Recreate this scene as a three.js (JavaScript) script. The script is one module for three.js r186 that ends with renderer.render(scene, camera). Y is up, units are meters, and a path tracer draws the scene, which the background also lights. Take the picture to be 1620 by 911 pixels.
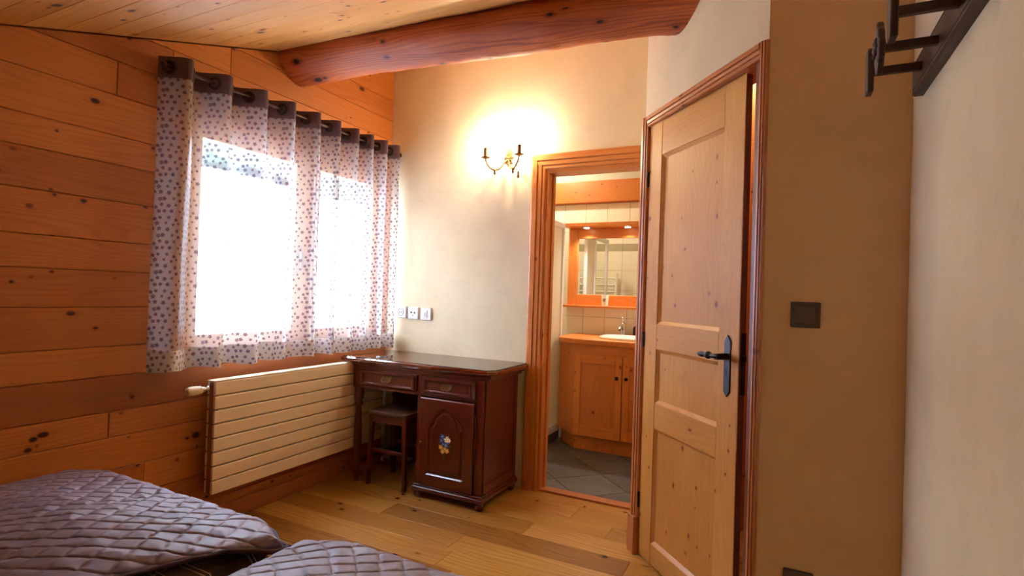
import * as THREE from 'three';
import { RoundedBoxGeometry } from 'three/addons/geometries/RoundedBoxGeometry.js';
import { mergeGeometries, mergeVertices, toCreasedNormals } from 'three/addons/utils/BufferGeometryUtils.js';

// ---------------------------------------------------------------- camera, sky, exposure
const scene = new THREE.Scene();
const R = THREE.MathUtils.degToRad;
const camera = new THREE.PerspectiveCamera(2 * THREE.MathUtils.radToDeg(Math.atan(455.5 / 854.83)), 1620 / 911, 0.05, 300);
camera.position.set(0, 1.2, 0);
camera.rotation.set(R(0.6064), R(26.397), R(1.9), 'YXZ');
scene.add(camera);
const renderer = new THREE.WebGLRenderer({ antialias: true });
renderer.toneMapping = THREE.LinearToneMapping;
renderer.toneMappingExposure = 1.23;
renderer.shadowMap.enabled = true;
const SKY = 32;                                   // bright overcast sky outside the window
scene.background = new THREE.Color(0.76, 1.0, 1.36).multiplyScalar(SKY);
const WARM = new THREE.Color(1.0, 0.89, 0.67);
const SCONCE = 0.64, BATH_SPOT = 1.1, BATH_CEILING = 2.0, HALL = 0.9;

// ---------------------------------------------------------------- random numbers and noise
function mulberry(a) { return () => { a |= 0; a = a + 0x6D2B79F5 | 0; let t = Math.imul(a ^ a >>> 15, 1 | a); t = t + Math.imul(t ^ t >>> 7, 61 | t) ^ t; return ((t ^ t >>> 14) >>> 0) / 4294967296; }; }
const rnd = mulberry(7), rr = (a, b) => a + (b - a) * rnd();
function hash(x, y, s) { let h = Math.imul(x, 374761393) + Math.imul(y, 668265263) + Math.imul(s, 1274126177) | 0; h = Math.imul(h ^ h >>> 13, 1274126177); return ((h ^ h >>> 16) >>> 0) / 4294967296; }
function vnoise(x, y, px, py, s) {              // value noise that repeats every px, py cells
  const ix = Math.floor(x), iy = Math.floor(y); let fx = x - ix, fy = y - iy;
  fx = fx * fx * (3 - 2 * fx); fy = fy * fy * (3 - 2 * fy);
  const x0 = ((ix % px) + px) % px, x1 = (x0 + 1) % px, y0 = ((iy % py) + py) % py, y1 = (y0 + 1) % py;
  const a = hash(x0, y0, s), b = hash(x1, y0, s), c = hash(x0, y1, s), d = hash(x1, y1, s);
  return a + (b - a) * fx + (c - a) * fy + (a - b - c + d) * fx * fy;
}
function fbm(u, v, px, py, oct, s) { let r = 0, a = 0.5; for (let o = 0; o < oct; o++) { r += a * vnoise(u * px, v * py, px, py, s + o); px *= 2; py *= 2; a *= 0.5; } return r / (1 - Math.pow(0.5, oct)); }
const mix = (a, b, t) => a + (b - a) * t, clamp = (x, a = 0, b = 1) => Math.min(b, Math.max(a, x)), sstep = (a, b, x) => { const t = clamp((x - a) / (b - a)); return t * t * (3 - 2 * t); };

// ---------------------------------------------------------------- computed textures
function tex(W, H, f, srgb = true, mw = 1, mh = 1) {
  const data = new Uint8Array(W * H * 4);
  for (let j = 0, o = 0; j < H; j++) for (let i = 0; i < W; i++, o += 4) {
    const c = f(i / W, j / H, i, j);
    data[o] = clamp(c[0]) * 255; data[o + 1] = clamp(c[1]) * 255; data[o + 2] = clamp(c[2]) * 255; data[o + 3] = 255;
  }
  const t = new THREE.DataTexture(data, W, H); t.wrapS = t.wrapT = THREE.RepeatWrapping; t.magFilter = THREE.LinearFilter; t.minFilter = THREE.LinearMipmapLinearFilter;
  if (srgb) t.colorSpace = THREE.SRGBColorSpace;
  t.repeat.set(1 / mw, 1 / mh); t.needsUpdate = true;
  return t;
}
function pineTexture(W, H, mw, mh, nKnots, kr, light, dark, knotCol, seed, ringAmt) {   // grain along u, sizes in metres
  const r = mulberry(seed), warp = new Float32Array(W * H), knot = new Float32Array(W * H), halo = new Float32Array(W * H);
  for (let k = 0; k < nKnots; k++) {
    const cu = r() * mw, cv = r() * mh, rad = kr[0] + (kr[1] - kr[0]) * Math.pow(r(), 2), el = 1 + r() * 0.8, strength = r() < 0.75 ? 1 : 0.45;
    const bi = Math.ceil(9 * rad / mw * W), bj = Math.ceil(7 * rad / mh * H), ci = Math.round(cu / mw * W), cj = Math.round(cv / mh * H);
    for (let dj = -bj; dj <= bj; dj++) for (let di = -bi; di <= bi; di++) {
      const du = di / W * mw, dv = dj / H * mh, o = ((cj + dj + H * 4) % H) * W + (ci + di + W * 4) % W;
      const e = Math.exp(-Math.pow(du / (3.4 * rad), 2) - Math.pow(dv / (2.6 * rad), 2));
      warp[o] -= dv / (Math.abs(dv) + 0.004) * rad * 1.1 * e;
      const q = Math.hypot(du / (rad * el), dv / rad);
      knot[o] = Math.max(knot[o], strength * sstep(1.08, 0.55, q)); halo[o] = Math.max(halo[o], sstep(2.6, 0.9, q) * strength);
    }
  }
  const at = (o, u, v) => {
    const n = fbm(u, v, 3, 12, 3, seed + 11), wv = v * mh + warp[o] + (n - 0.5) * 0.16 + 0.02 * (fbm(u, v, 9, 30, 2, seed + 17) - 0.5);
    const ring = Math.pow(0.5 + 0.5 * Math.sin(2 * Math.PI * (wv * 44 + 5 * fbm(u, v, 2, 5, 2, seed + 31))), 2.2);
    const fib = fbm(u, v, 24, 700, 2, seed + 51), broad = fbm(u, v, 4, 9, 3, seed + 71);
    return clamp(ring * ringAmt * (0.35 + 1.1 * fbm(u, v, 3, 14, 2, seed + 91)) + (fib - 0.5) * 0.4 + (broad - 0.5) * 0.7 + 0.25 + halo[o] * 0.3);
  };
  const height = new Float32Array(W * H);
  const map = tex(W, H, (u, v, i, j) => {
    const o = j * W + i, t = at(o, u, v), k = knot[o]; height[o] = 0.6 - 0.25 * t - 0.25 * k;
    return [0, 1, 2].map((c) => mix(mix(light[c], dark[c], t), knotCol[c], k * 0.92));
  }, true, mw, mh);
  const bump = tex(W / 2, H / 2, (u, v, i, j) => { const h = height[j * 2 * W + i * 2]; return [h, h, h]; }, false, mw, mh);
  return { map, bump };
}
const PINE = pineTexture(2048, 1024, 3.0, 1.5, 125, [0.005, 0.017], [1.0, 0.90, 0.76], [0.86, 0.67, 0.48], [0.30, 0.13, 0.06], 101, 0.30);
const CLEAR = pineTexture(1024, 512, 2.4, 1.2, 26, [0.004, 0.011], [1.0, 0.91, 0.80], [0.86, 0.70, 0.55], [0.50, 0.27, 0.14], 202, 0.30);
const SPRUCE = pineTexture(1024, 1024, 1.6, 1.6, 95, [0.004, 0.0105], [1.0, 0.91, 0.79], [0.88, 0.72, 0.55], [0.58, 0.30, 0.16], 212, 0.22);
const OAK = pineTexture(1024, 1024, 2.4, 2.0, 40, [0.006, 0.016], [1.0, 0.90, 0.76], [0.78, 0.58, 0.40], [0.42, 0.22, 0.12], 303, 0.30);
const LOG = pineTexture(1024, 512, 2.6, 1.0, 44, [0.008, 0.019], [1.0, 0.82, 0.66], [0.56, 0.33, 0.24], [0.16, 0.08, 0.06], 252, 0.36);
const plasterMap = tex(1024, 1024, (u, v) => {
  const a = fbm(u, v, 5, 5, 5, 401), b = fbm(u, v, 14, 9, 4, 421), sc = sstep(0.62, 0.72, fbm(u, v, 26, 40, 3, 441));
  const t = 0.93 + 0.07 * (a - 0.5) + 0.05 * (b - 0.5) - 0.012 * sc;
  return [t * 1.0, t * (0.985 + 0.02 * (a - 0.5)), t * (0.955 + 0.08 * (a - 0.5))];
}, true, 2.2, 2.2);
const plasterBump = tex(1024, 1024, (u, v) => { const h = 0.5 * fbm(u, v, 22, 22, 4, 501) + 0.3 * fbm(u, v, 6, 6, 3, 521) + 0.2 * fbm(u, v, 150, 150, 2, 531); return [h, h, h]; }, false, 2.2, 2.2);
const clothMap = (() => {                        // small mauve flowers on cream, one repeat is 0.16 m
  const N = 512, r = mulberry(61), fl = [];
  for (let i = 0; i < 5; i++) for (let j = 0; j < 6; j++) fl.push([(i + 0.5 + (j % 2) * 0.5 + (r() - 0.5) * 0.55) / 5, (j + 0.5 + (r() - 0.5) * 0.55) / 6, 0.042 + r() * 0.036, r() * 6, r()]);
  return tex(N, N, (u, v) => {
    let f = 0, leaf = 0, kind = 0;
    for (const [cu, cv, rad, ph, q] of fl) {
      let du = u - cu, dv = v - cv; du -= Math.round(du); dv -= Math.round(dv);
      const d = Math.hypot(du, dv), a = Math.atan2(dv, du), pr = rad * (0.84 + 0.16 * Math.cos(5 * a + ph));
      const m = sstep(pr, pr * 0.7, d); if (m > f) { f = m; kind = q; }
      const lx = du * Math.cos(ph) + dv * Math.sin(ph), ly = -du * Math.sin(ph) + dv * Math.cos(ph);
      leaf = Math.max(leaf, sstep(1, 0.6, Math.hypot((lx - 0.055) / 0.032, ly / 0.009)), 0.7 * sstep(1, 0.6, Math.hypot((ly + 0.05) / 0.028, lx / 0.008)));
    }
    const w = 0.965 + 0.035 * Math.sin(u * N * Math.PI / 2) * Math.sin(v * N * Math.PI / 2), base = [0.91 * w, 0.88 * w, 0.85 * w];
    const c1 = kind < 0.6 ? [0.36, 0.27, 0.38] : [0.48, 0.34, 0.42], c2 = [0.60, 0.56, 0.52];
    return [0, 1, 2].map((c) => mix(mix(base[c], c2[c], leaf * 0.7), c1[c], f * (0.55 + 0.3 * kind)));
  }, true, 0.16, 0.16);
})();
const weaveBump = tex(256, 256, (u, v) => { const h = 0.5 + 0.25 * Math.sin(u * 64 * Math.PI) + 0.25 * Math.sin(v * 64 * Math.PI) * (fbm(u, v, 8, 8, 2, 5) + 0.5); return [h, h, h]; }, false, 0.06, 0.06);
const plaidMap = tex(512, 512, (u, v) => {
  const band = (x, c, w) => sstep(w, w * 0.7, Math.abs(((x - c + 1.5) % 1) - 0.5));
  let c = [0.28, 0.18, 0.14];
  const over = (k, col) => { c = c.map((x, i) => mix(x, col[i], k)); };
  over(0.6 * band(u, 0.25, 0.12), [0.16, 0.09, 0.08]); over(0.6 * band(v, 0.3, 0.14), [0.14, 0.08, 0.08]);
  over(0.55 * band(u, 0.75, 0.12), [0.45, 0.33, 0.26]); over(0.5 * band(v, 0.8, 0.1), [0.48, 0.36, 0.28]);
  for (const x of [0.55, 0.62, 0.88, 0.95]) over(0.85 * band(u, x, 0.012), [0.80, 0.70, 0.55]);
  for (const x of [0.5, 0.58]) over(0.7 * band(v, x, 0.012), [0.75, 0.62, 0.5]);
  const n = 0.9 + 0.2 * fbm(u, v, 90, 90, 2, 9); return c.map((x) => x * n);
}, true, 0.17, 0.17);
const slateMap = tex(512, 512, (u, v) => { const a = fbm(u, v, 5, 7, 5, 801), b = fbm(u, v, 40, 60, 3, 811), t = 0.80 + 0.35 * (a - 0.5) + 0.22 * (b - 0.5); return [t, t * 0.985, t * 0.97]; }, true, 0.9, 0.9);
const slateBump = tex(512, 512, (u, v) => { const h = 0.6 * fbm(u, v, 9, 12, 5, 821) + 0.4 * fbm(u, v, 60, 60, 2, 831); return [h, h, h]; }, false, 0.9, 0.9);
const rushMap = tex(256, 256, (u, v) => { const s = 0.5 + 0.5 * Math.sin(u * 34 * Math.PI + 2 * fbm(u, v, 4, 20, 2, 3)), t = 0.55 + 0.45 * s * (0.7 + 0.5 * fbm(u, v, 60, 12, 2, 4)); return [0.46 * t, 0.29 * t, 0.16 * t]; }, true, 0.16, 0.16);

// ---------------------------------------------------------------- materials
const C = (r, g, b) => new THREE.Color().setRGB(r / 255, g / 255, b / 255, THREE.SRGBColorSpace);
const std = (color, roughness = 0.6, extra = {}) => new THREE.MeshStandardMaterial({ color, roughness, ...extra });
const phy = (color, roughness = 0.6, extra = {}) => new THREE.MeshPhysicalMaterial({ color, roughness, ...extra });
const wood = (t, color, roughness, bump = 0.0006, extra = {}) => phy(color, roughness, { map: t.map, bumpMap: t.bump, bumpScale: bump, ...extra });
const wallPine = [C(200, 136, 72), C(191, 127, 65), C(206, 143, 78), C(184, 120, 61)].map((c) => wood(PINE, c, 0.42, 0.0006));
const sillPine = wood(CLEAR, C(166, 104, 56), 0.4);
const ceilPine = [C(222, 184, 120), C(214, 175, 110), C(227, 191, 129)].map((c) => wood(PINE, c, 0.5, 0.0006));
const floorOak = [C(194, 160, 96), C(178, 143, 82), C(206, 173, 110), C(158, 123, 68), C(196, 163, 92)].map((c) => wood(OAK, c, 0.26, 0.0004, { specularIntensity: 1.0 }));
const trimPine = wood(CLEAR, C(208, 142, 80), 0.36, 0.0004);
const trimRed = wood(CLEAR, C(196, 132, 84), 0.36, 0.0004);
const doorPine = [C(206, 156, 84), C(200, 149, 77), C(210, 162, 91)].map((c) => wood(SPRUCE, c, 0.5, 0.0005, { specularIntensity: 0.6 }));
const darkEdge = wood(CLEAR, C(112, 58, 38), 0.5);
const doorClear = wood(CLEAR, C(220, 170, 102), 0.4, 0.0004);
const bathPine = wood(SPRUCE, C(230, 154, 80), 0.4, 0.0004), bathPineClear = wood(CLEAR, C(222, 147, 76), 0.4, 0.0004);
const logWood = wood(LOG, C(208, 134, 70), 0.6, 0.003);
const mahogany = wood(CLEAR, C(96, 40, 26), 0.28, 0.0003, { clearcoat: 0.6, clearcoatRoughness: 0.12 });
const mahoganyTop = wood(CLEAR, C(104, 44, 28), 0.03, 0, { ior: 2.2, clearcoat: 1.0, clearcoatRoughness: 0.02 });
const stoolWood = wood(CLEAR, C(92, 44, 30), 0.35, 0.0004);
const darkWood = wood(CLEAR, C(62, 38, 29), 0.5, 0.0006);
const plaster = std(C(246, 230, 195), 0.85, { map: plasterMap, bumpMap: plasterBump, bumpScale: 0.0025 });
const plasterWarmBounce = std(C(250, 208, 156), 0.85, { map: plasterMap, bumpMap: plasterBump, bumpScale: 0.0025 });  // same plaster, its colour tinted with the orange light bounced off the wood
const bathPaint = std(C(236, 222, 190), 0.8);
const tileCream = phy(C(238, 226, 200), 0.16), grout = std(C(190, 176, 150), 0.9), frieze = phy(C(176, 160, 128), 0.25);
const slate = [C(112, 104, 100), C(104, 97, 94), C(118, 110, 104)].map((c) => std(c, 0.5, { map: slateMap, bumpMap: slateBump, bumpScale: 0.0015 }));
const slateGrout = std(C(168, 150, 132), 0.9);
const sheer = (k, op) => phy(new THREE.Color(1, 1, 1), op, { map: clothMap, transmission: k, thickness: 0, side: THREE.DoubleSide, specularIntensity: 0.1 });
const clothSheer = sheer(0.74, 0.36), clothHem = sheer(0.07, 0.7);
const clothBand = phy(C(98, 74, 76), 0.8, { transmission: 0.16, thickness: 0, side: THREE.DoubleSide, bumpMap: weaveBump, bumpScale: 0.0004, specularIntensity: 0.2 });
const quiltCloth = phy(C(132, 116, 134), 0.5, { sheen: 0.5, sheenColor: C(190, 175, 205), sheenRoughness: 0.5, bumpMap: weaveBump, bumpScale: 0.0002, side: THREE.DoubleSide });
const quiltEdge = phy(C(84, 60, 60), 0.7, { bumpMap: weaveBump, bumpScale: 0.0003 });
const plaid = std(new THREE.Color(1, 1, 1), 0.9, { map: plaidMap, bumpMap: weaveBump, bumpScale: 0.0005 });
const radPaint = phy(C(246, 224, 192), 0.38), radSide = phy(C(150, 92, 66), 0.45);
const chrome = phy(C(215, 215, 215), 0.16, { metalness: 1 }), nickelDark = phy(C(120, 110, 100), 0.3, { metalness: 1 });
const bronze = phy(C(74, 54, 46), 0.38, { metalness: 0.8 }), brass = phy(C(178, 140, 84), 0.3, { metalness: 1 }), oldBrass = phy(C(126, 90, 50), 0.42, { metalness: 0.75 });
const iron = phy(C(70, 70, 74), 0.42, { metalness: 0.7 }), ironDark = phy(C(34, 28, 28), 0.4, { metalness: 0.5 });
const whitePlastic = phy(C(240, 240, 242), 0.35), greyPlastic = phy(C(112, 108, 114), 0.5), darkPlastic = phy(C(92, 74, 64), 0.4), darkPlastic2 = phy(C(104, 84, 72), 0.35), hole = std(C(30, 28, 30), 0.6);
const ceramic = phy(C(244, 240, 230), 0.08, { clearcoat: 0.5 }), creamHead = phy(C(236, 214, 178), 0.4);
const windowGlass = phy(new THREE.Color(1, 1, 1), 0, { transmission: 1, thickness: 0, ior: 1.5 });
const showerGlass = phy(new THREE.Color(0.97, 0.98, 0.96), 0.0, { transmission: 1, thickness: 0, ior: 1.3 });
const deskGlass = phy(new THREE.Color(1, 1, 1), 0, { transmission: 1, thickness: 0.004, ior: 1.52 });
const frosted = phy(C(240, 232, 214), 0.5, { transmission: 0.55, thickness: 0 });
const mirrorGlass = phy(C(235, 238, 236), 0.0, { metalness: 1 });
const bulbGlow = std(C(255, 240, 210), 0.4, { emissive: WARM.clone().lerp(new THREE.Color(1, 1, 1), 0.45), emissiveIntensity: 9 });
const discGlow = std(C(255, 244, 220), 0.4, { emissive: WARM.clone().lerp(new THREE.Color(1, 1, 1), 0.5), emissiveIntensity: 7 });
const snow = std(C(238, 242, 248), 0.9), forest = std(C(56, 66, 50), 1);

// ---------------------------------------------------------------- builders
const used = new Map();
function numbered(name) { const k = used.get(name) || 0; used.set(name, k + 1); return k ? name + '_' + String(k).padStart(3, '0') : name; }
function obj(name, geometry, material, parent = scene, pos, rot) {
  const m = new THREE.Mesh(Array.isArray(geometry) ? merge(geometry) : geometry, material);
  m.name = numbered(name); m.castShadow = m.receiveShadow = true;
  if (pos) m.position.set(...pos);
  if (rot) m.rotation.set(...rot);
  parent.add(m); return m;
}
function thing(name, label, category, pos = [0, 0, 0], turn = 0, group) {
  const o = new THREE.Group(); o.name = numbered(name); o.position.set(...pos); o.rotation.y = turn; scene.add(o);
  o.userData = { label, category }; if (group) o.userData.group = group;
  return o;
}
function tag(o, label, category, group) { o.userData = { label, category }; if (group) o.userData.group = group; return o; }
function struct(name, geometry, material, pos, rot) { const o = obj(name, geometry, material, scene, pos, rot); o.userData.kind = 'structure'; return o; }
function structGroup(name, pos = [0, 0, 0], turn = 0) { const o = new THREE.Group(); o.name = numbered(name); o.position.set(...pos); o.rotation.y = turn; o.userData.kind = 'structure'; scene.add(o); return o; }
function merge(list) {
  return mergeGeometries(list.map((g) => { g = g.index ? g.toNonIndexed() : g; for (const k of Object.keys(g.attributes)) if (!['position', 'normal', 'uv'].includes(k)) g.deleteAttribute(k); return g; }));
}
const AX = { x: 0, y: 1, z: 2 };
function guv(g, grain = 'x', du = rr(0, 3), dv = rr(0, 3)) {     // uv in metres, u along the grain
  const p = g.attributes.position, n = g.attributes.normal, uv = new Float32Array(p.count * 2), G = AX[grain];
  for (let i = 0; i < p.count; i++) {
    const q = [p.getX(i), p.getY(i), p.getZ(i)], m = [Math.abs(n.getX(i)), Math.abs(n.getY(i)), Math.abs(n.getZ(i))];
    const a = m[0] >= m[1] && m[0] >= m[2] ? 0 : m[1] >= m[2] ? 1 : 2;
    const u = a === G ? (G + 1) % 3 : G, v = 3 - a - u;
    uv[2 * i] = q[u] + du; uv[2 * i + 1] = q[v] + dv;
  }
  g.setAttribute('uv', new THREE.BufferAttribute(uv, 2)); return g;
}
const T3 = (g, x = 0, y = 0, z = 0) => g.translate(x, y, z);
function bx(x0, x1, y0, y1, z0, z1, r = 0.003, grain = 'x') {    // a box between corners with rounded edges
  const w = x1 - x0, h = y1 - y0, d = z1 - z0;
  const g = r > 0 ? new RoundedBoxGeometry(w, h, d, 1, Math.min(r, w / 2.1, h / 2.1, d / 2.1)) : new THREE.BoxGeometry(w, h, d);
  return T3(guv(g, grain), (x0 + x1) / 2, (y0 + y1) / 2, (z0 + z1) / 2);
}
function shapeOf(pts, holes = []) { const s = new THREE.Shape(pts.map((p) => new THREE.Vector2(...p))); for (const h of holes) s.holes.push(new THREE.Path(h.map((p) => new THREE.Vector2(...p)))); return s; }
function slab(pts, depth, bevel = 0, grain = 'x', holes = []) {  // a flat polygon given thickness, its back at z = 0
  const g = new THREE.ExtrudeGeometry(shapeOf(pts, holes), bevel ? { depth: depth - 2 * bevel, bevelEnabled: true, bevelSize: bevel, bevelThickness: bevel, bevelOffset: -bevel, bevelSegments: 1, curveSegments: 10 } : { depth, bevelEnabled: false, curveSegments: 10 });
  if (bevel) g.translate(0, 0, bevel);
  return guv(g, grain);
}
function lathe(pts, seg = 24) { return new THREE.LatheGeometry(pts.map((p) => new THREE.Vector2(...p)), seg); }
function tube(pts, r, seg = 24, rad = 8) { return new THREE.TubeGeometry(new THREE.CatmullRomCurve3(pts.map((p) => new THREE.Vector3(...p))), seg, r, rad, false); }
function cyl(r0, r1, h, seg = 20) { return new THREE.CylinderGeometry(r0, r1, h, seg); }
function clip(poly, a, b, c) {                                   // keep a x + b y <= c
  const out = [];
  for (let i = 0; i < poly.length; i++) {
    const p = poly[i], q = poly[(i + 1) % poly.length], dp = a * p[0] + b * p[1] - c, dq = a * q[0] + b * q[1] - c;
    if (dp <= 0) out.push(p);
    if (dp * dq < 0) { const t = dp / (dp - dq); out.push([p[0] + (q[0] - p[0]) * t, p[1] + (q[1] - p[1]) * t]); }
  }
  return out;
}
const area = (p) => Math.abs(p.reduce((s, q, i) => { const n = p[(i + 1) % p.length]; return s + q[0] * n[1] - n[0] * q[1]; }, 0) / 2);

// ---------------------------------------------------------------- the room's measures
const XL = -2.51, ZB = -3.06, XR = 0.337, ZS = -1.94, ZREAR = 0.95, SL = 0.334, CE = 1.802;
const ceilAt = (z) => CE - SL * z;
const WIN = { z0: -3.04, z1: -1.60, y0: 0.86, y1: 2.0 };

// floor
const floor = struct('floor', bx(-2.75, 0.45, -0.17, -0.021, -3.125, 1.07, 0), sillPine);
{
  let z = ZREAR + 0.05, row = 0;
  const seams = [];
  while (z > -3.10) { const w = row === 0 ? 0.155 : 0.158; seams.push([Math.max(z - w, -3.10), z]); z -= w; row++; }
  for (const [z0, z1] of seams) {
    let x = -2.6 + rr(-1.2, 0);
    while (x < 0.42) {
      const len = rr(1.1, 1.9), a = Math.max(x, -2.6), b = Math.min(x + len, 0.42);
      if (b - a > 0.08) { const g = guv(new RoundedBoxGeometry(b - a - 0.0012, 0.02, z1 - z0 - 0.0012, 1, 0.0015), 'x'); obj('plank', g, floorOak[Math.floor(rnd() * 5)], floor, [(a + b) / 2, -0.01, (z0 + z1) / 2]); }
      x += len;
    }
  }
}

// left wall of pine boards with the window opening
const wallLeft = struct('wall_left', slab([[-ZREAR - 0.1, -0.17], [3.16, -0.17], [3.16, ceilAt(-3.16) + 0.05], [-ZREAR - 0.1, ceilAt(ZREAR + 0.1) + 0.05]], 0.2, 0, 'x', [[[-WIN.z1, WIN.y0], [-WIN.z0, WIN.y0], [-WIN.z0, WIN.y1], [-WIN.z1, WIN.y1]]]), sillPine, [XL - 0.22, 0, 0], [0, Math.PI / 2, 0]);
{
  const ys = [0.0, 0.13, 0.27, 0.40, 0.537, 0.647, 0.798, 0.923, 1.088, 1.238, 1.363, 1.532, 1.687, 1.807, 1.975, 2.12, 2.26, 2.40, 2.54, 2.68, 2.84];
  const put = (pts, mat) => { if (pts.length > 2 && area(pts) > 0.002) { const g = slab(pts, 0.02, 0.0028, 'x'); obj('plank', g, mat, wallLeft, [0, 0, 0.2]); } };
  for (let i = 0; i + 1 < ys.length; i++) {
    const y0 = ys[i] + 0.0008, y1 = ys[i + 1] - 0.0008, dark = i === 5;
    const cuts = [-ZREAR + 0.001, 3.058];
    if (!dark) { const c = [0.55, 1.05, 1.4, 0.3, 1.25][i % 5] + rr(-0.1, 0.1); if (i > 13 || i < 5) cuts.splice(1, 0, c); if (i > 14) cuts.splice(2, 0, c + rr(0.7, 1.0)); }
    for (let k = 0; k + 1 < cuts.length; k++) {
      let p = clip([[cuts[k] + 0.0006, y0], [cuts[k + 1] - 0.0006, y0], [cuts[k + 1] - 0.0006, y1], [cuts[k] + 0.0006, y1]], -SL, 1, CE - 0.004);
      const mat = dark ? sillPine : wallPine[Math.floor(rnd() * 4)];
      if (y1 > WIN.y0 && y0 < WIN.y1) {
        put(clip(p, 1, 0, -WIN.z1), mat); put(clip(p, -1, 0, WIN.z0), mat);
        if (y0 < WIN.y0) put(clip(clip(clip(p, -1, 0, WIN.z1), 1, 0, -WIN.z0), 0, 1, WIN.y0), mat);
        if (y1 > WIN.y1) put(clip(clip(clip(p, -1, 0, WIN.z1), 1, 0, -WIN.z0), 0, -1, -WIN.y1), mat);
      } else put(p, mat);
    }
  }
}
const baseLeft = struct('baseboard_left', bx(XL, XL + 0.016, 0, 0.085, -3.058, ZREAR, 0.003, 'z'), trimRed);

// sloping ceiling of boards
const ceilRot = [-Math.atan2(0.9485, 0.3168), 0, 0];
const ceiling = struct('ceiling', bx(-2.75, 0.45, -1.15, 3.36, 0.021, 0.14, 0, 'x'), sillPine, [0, CE, 0], ceilRot);
{
  let s = -1.05, row = 0;
  while (s < 3.3) {
    const w = 0.128, e = Math.min(s + w, 3.3); let x = XL + 0.0 - rr(0, 1.4);
    while (x < XR + 0.05) {
      const len = rr(1.6, 2.6), a = Math.max(x, XL), b = Math.min(x + len, XR + 0.05);
      if (b - a > 0.06) obj('plank', guv(new RoundedBoxGeometry(b - a - 0.001, e - s - 0.0012, 0.02, 1, 0.0022), 'x'), ceilPine[Math.floor(rnd() * 3)], ceiling, [(a + b) / 2, (s + e) / 2, 0.0105]);
      x += len;
    }
    s = e; row++;
  }
}

// lamp wall with the bathroom doorway
const DOOR = { x0: -1.31, x1: -0.66, top: 1.97 };
const wallBack = struct('wall_back', slab([[-2.72, 0], [DOOR.x0, 0], [DOOR.x0, DOOR.top], [DOOR.x1, DOOR.top], [DOOR.x1, 0], [-0.45, 0], [-0.45, 2.86], [-2.72, 2.86]], 0.1, 0), plaster, [0, 0, ZB - 0.1]);
// return wall, angled door wall, switch wall, coat rack wall, wall behind the bed heads
struct('wall_return', bx(-0.598, -0.50, 0, 2.80, -3.06, -2.60, 0), plaster);
const C0 = [-0.60, -2.60], TURN = -Math.atan2(0.769, 0.639), FR = { s0: 0.05, s1: 0.836, top: 2.025 };
struct('wall_door', slab([[0, 0], [FR.s0, 0], [FR.s0, FR.top], [FR.s1, FR.top], [FR.s1, 0], [0.858, 0], [0.858, ceilAt(-2.6 + 0.769 * 0.858) + 0.02], [0, ceilAt(-2.6) + 0.02]], 0.12, 0), plaster, [C0[0] + 0.769 * 0.12, 0, C0[1] - 0.639 * 0.12], [0, TURN, 0]);
struct('wall_switch', bx(-0.0525, XR + 0.1, 0, 2.47, ZS - 0.12, ZS, 0), plasterWarmBounce);
struct('wall_right', slab([[ZS + 0.001, 0], [ZREAR, 0], [ZREAR, ceilAt(ZREAR) + 0.02], [ZS + 0.001, ceilAt(ZS) + 0.02]], 0.1, 0, 'x'), plaster, [XR + 0.1, 0, 0], [0, -Math.PI / 2, 0]);
struct('wall_rear', bx(-2.75, 0.45, -0.02, 1.52, ZREAR, ZREAR + 0.1, 0), plaster);

// mouldings round the two doors: a stepped profile swept along each side
function moulding(len, w, t) {                                   // runs along +y from 0, width along x from 0, face towards +z
  const p = [[0, 0], [w, 0], [w, t * 0.45], [w * 0.93, t * 0.62], [w * 0.80, t * 0.62], [w * 0.78, t * 0.48], [w * 0.74, t * 0.48], [w * 0.72, t * 0.8], [w * 0.5, t * 0.86], [w * 0.47, t * 0.66], [w * 0.43, t * 0.66], [w * 0.40, t], [w * 0.1, t], [0.0, t * 0.82]];
  const g = new THREE.ExtrudeGeometry(shapeOf(p), { depth: len, bevelEnabled: false });
  g.rotateX(-Math.PI / 2); g.scale(1, 1, -1); // profile in x and z
  const q = g.index ? g : g; const pos = q.attributes.position, ix = []; for (let i = 0; i < pos.count; i += 3) ix.push(i, i + 2, i + 1);
  q.setIndex(ix); const f = q.toNonIndexed(); f.computeVertexNormals(); return guv(f, 'y');
}
{
  const t1 = structGroup('trim_1', [0, 0, ZB]);                  // bathroom doorway
  const W = 0.092, top = 2.062;
  obj('architrave', moulding(top, W, 0.026), trimPine, t1, [DOOR.x0 - W + 0.004, 0, 0]);
  obj('architrave', bx(DOOR.x1, -0.6, 0, top, 0.0, 0.022, 0.003, 'y'), trimPine, t1);
  const hd = moulding(-DOOR.x0 + W - 0.004 - 0.6, W, 0.026); hd.rotateZ(-Math.PI / 2); hd.scale(1, 1, 1);
  obj('architrave', hd, trimPine, t1, [DOOR.x0 - W + 0.004, top, 0.001]);
  obj('jamb', bx(DOOR.x0 - 0.001, DOOR.x0 + 0.022, 0, DOOR.top, -0.115, 0.004, 0.002, 'y'), trimPine, t1);
  obj('jamb', bx(DOOR.x1 - 0.022, DOOR.x1 + 0.001, 0, DOOR.top, -0.115, 0.004, 0.002, 'y'), trimPine, t1);
  obj('jamb', bx(DOOR.x0 + 0.022, DOOR.x1 - 0.022, DOOR.top - 0.022, DOOR.top + 0.001, -0.115, 0.004, 0.002, 'x'), trimPine, t1);
  obj('door_stop', bx(DOOR.x0 + 0.022, DOOR.x0 + 0.034, 0, DOOR.top - 0.022, -0.075, -0.05, 0.002, 'y'), trimPine, t1);
  obj('threshold', bx(DOOR.x0 + 0.022, DOOR.x1 - 0.022, -0.004, 0.012, -0.075, -0.004, 0.004, 'x'), trimRed, t1);
}
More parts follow.
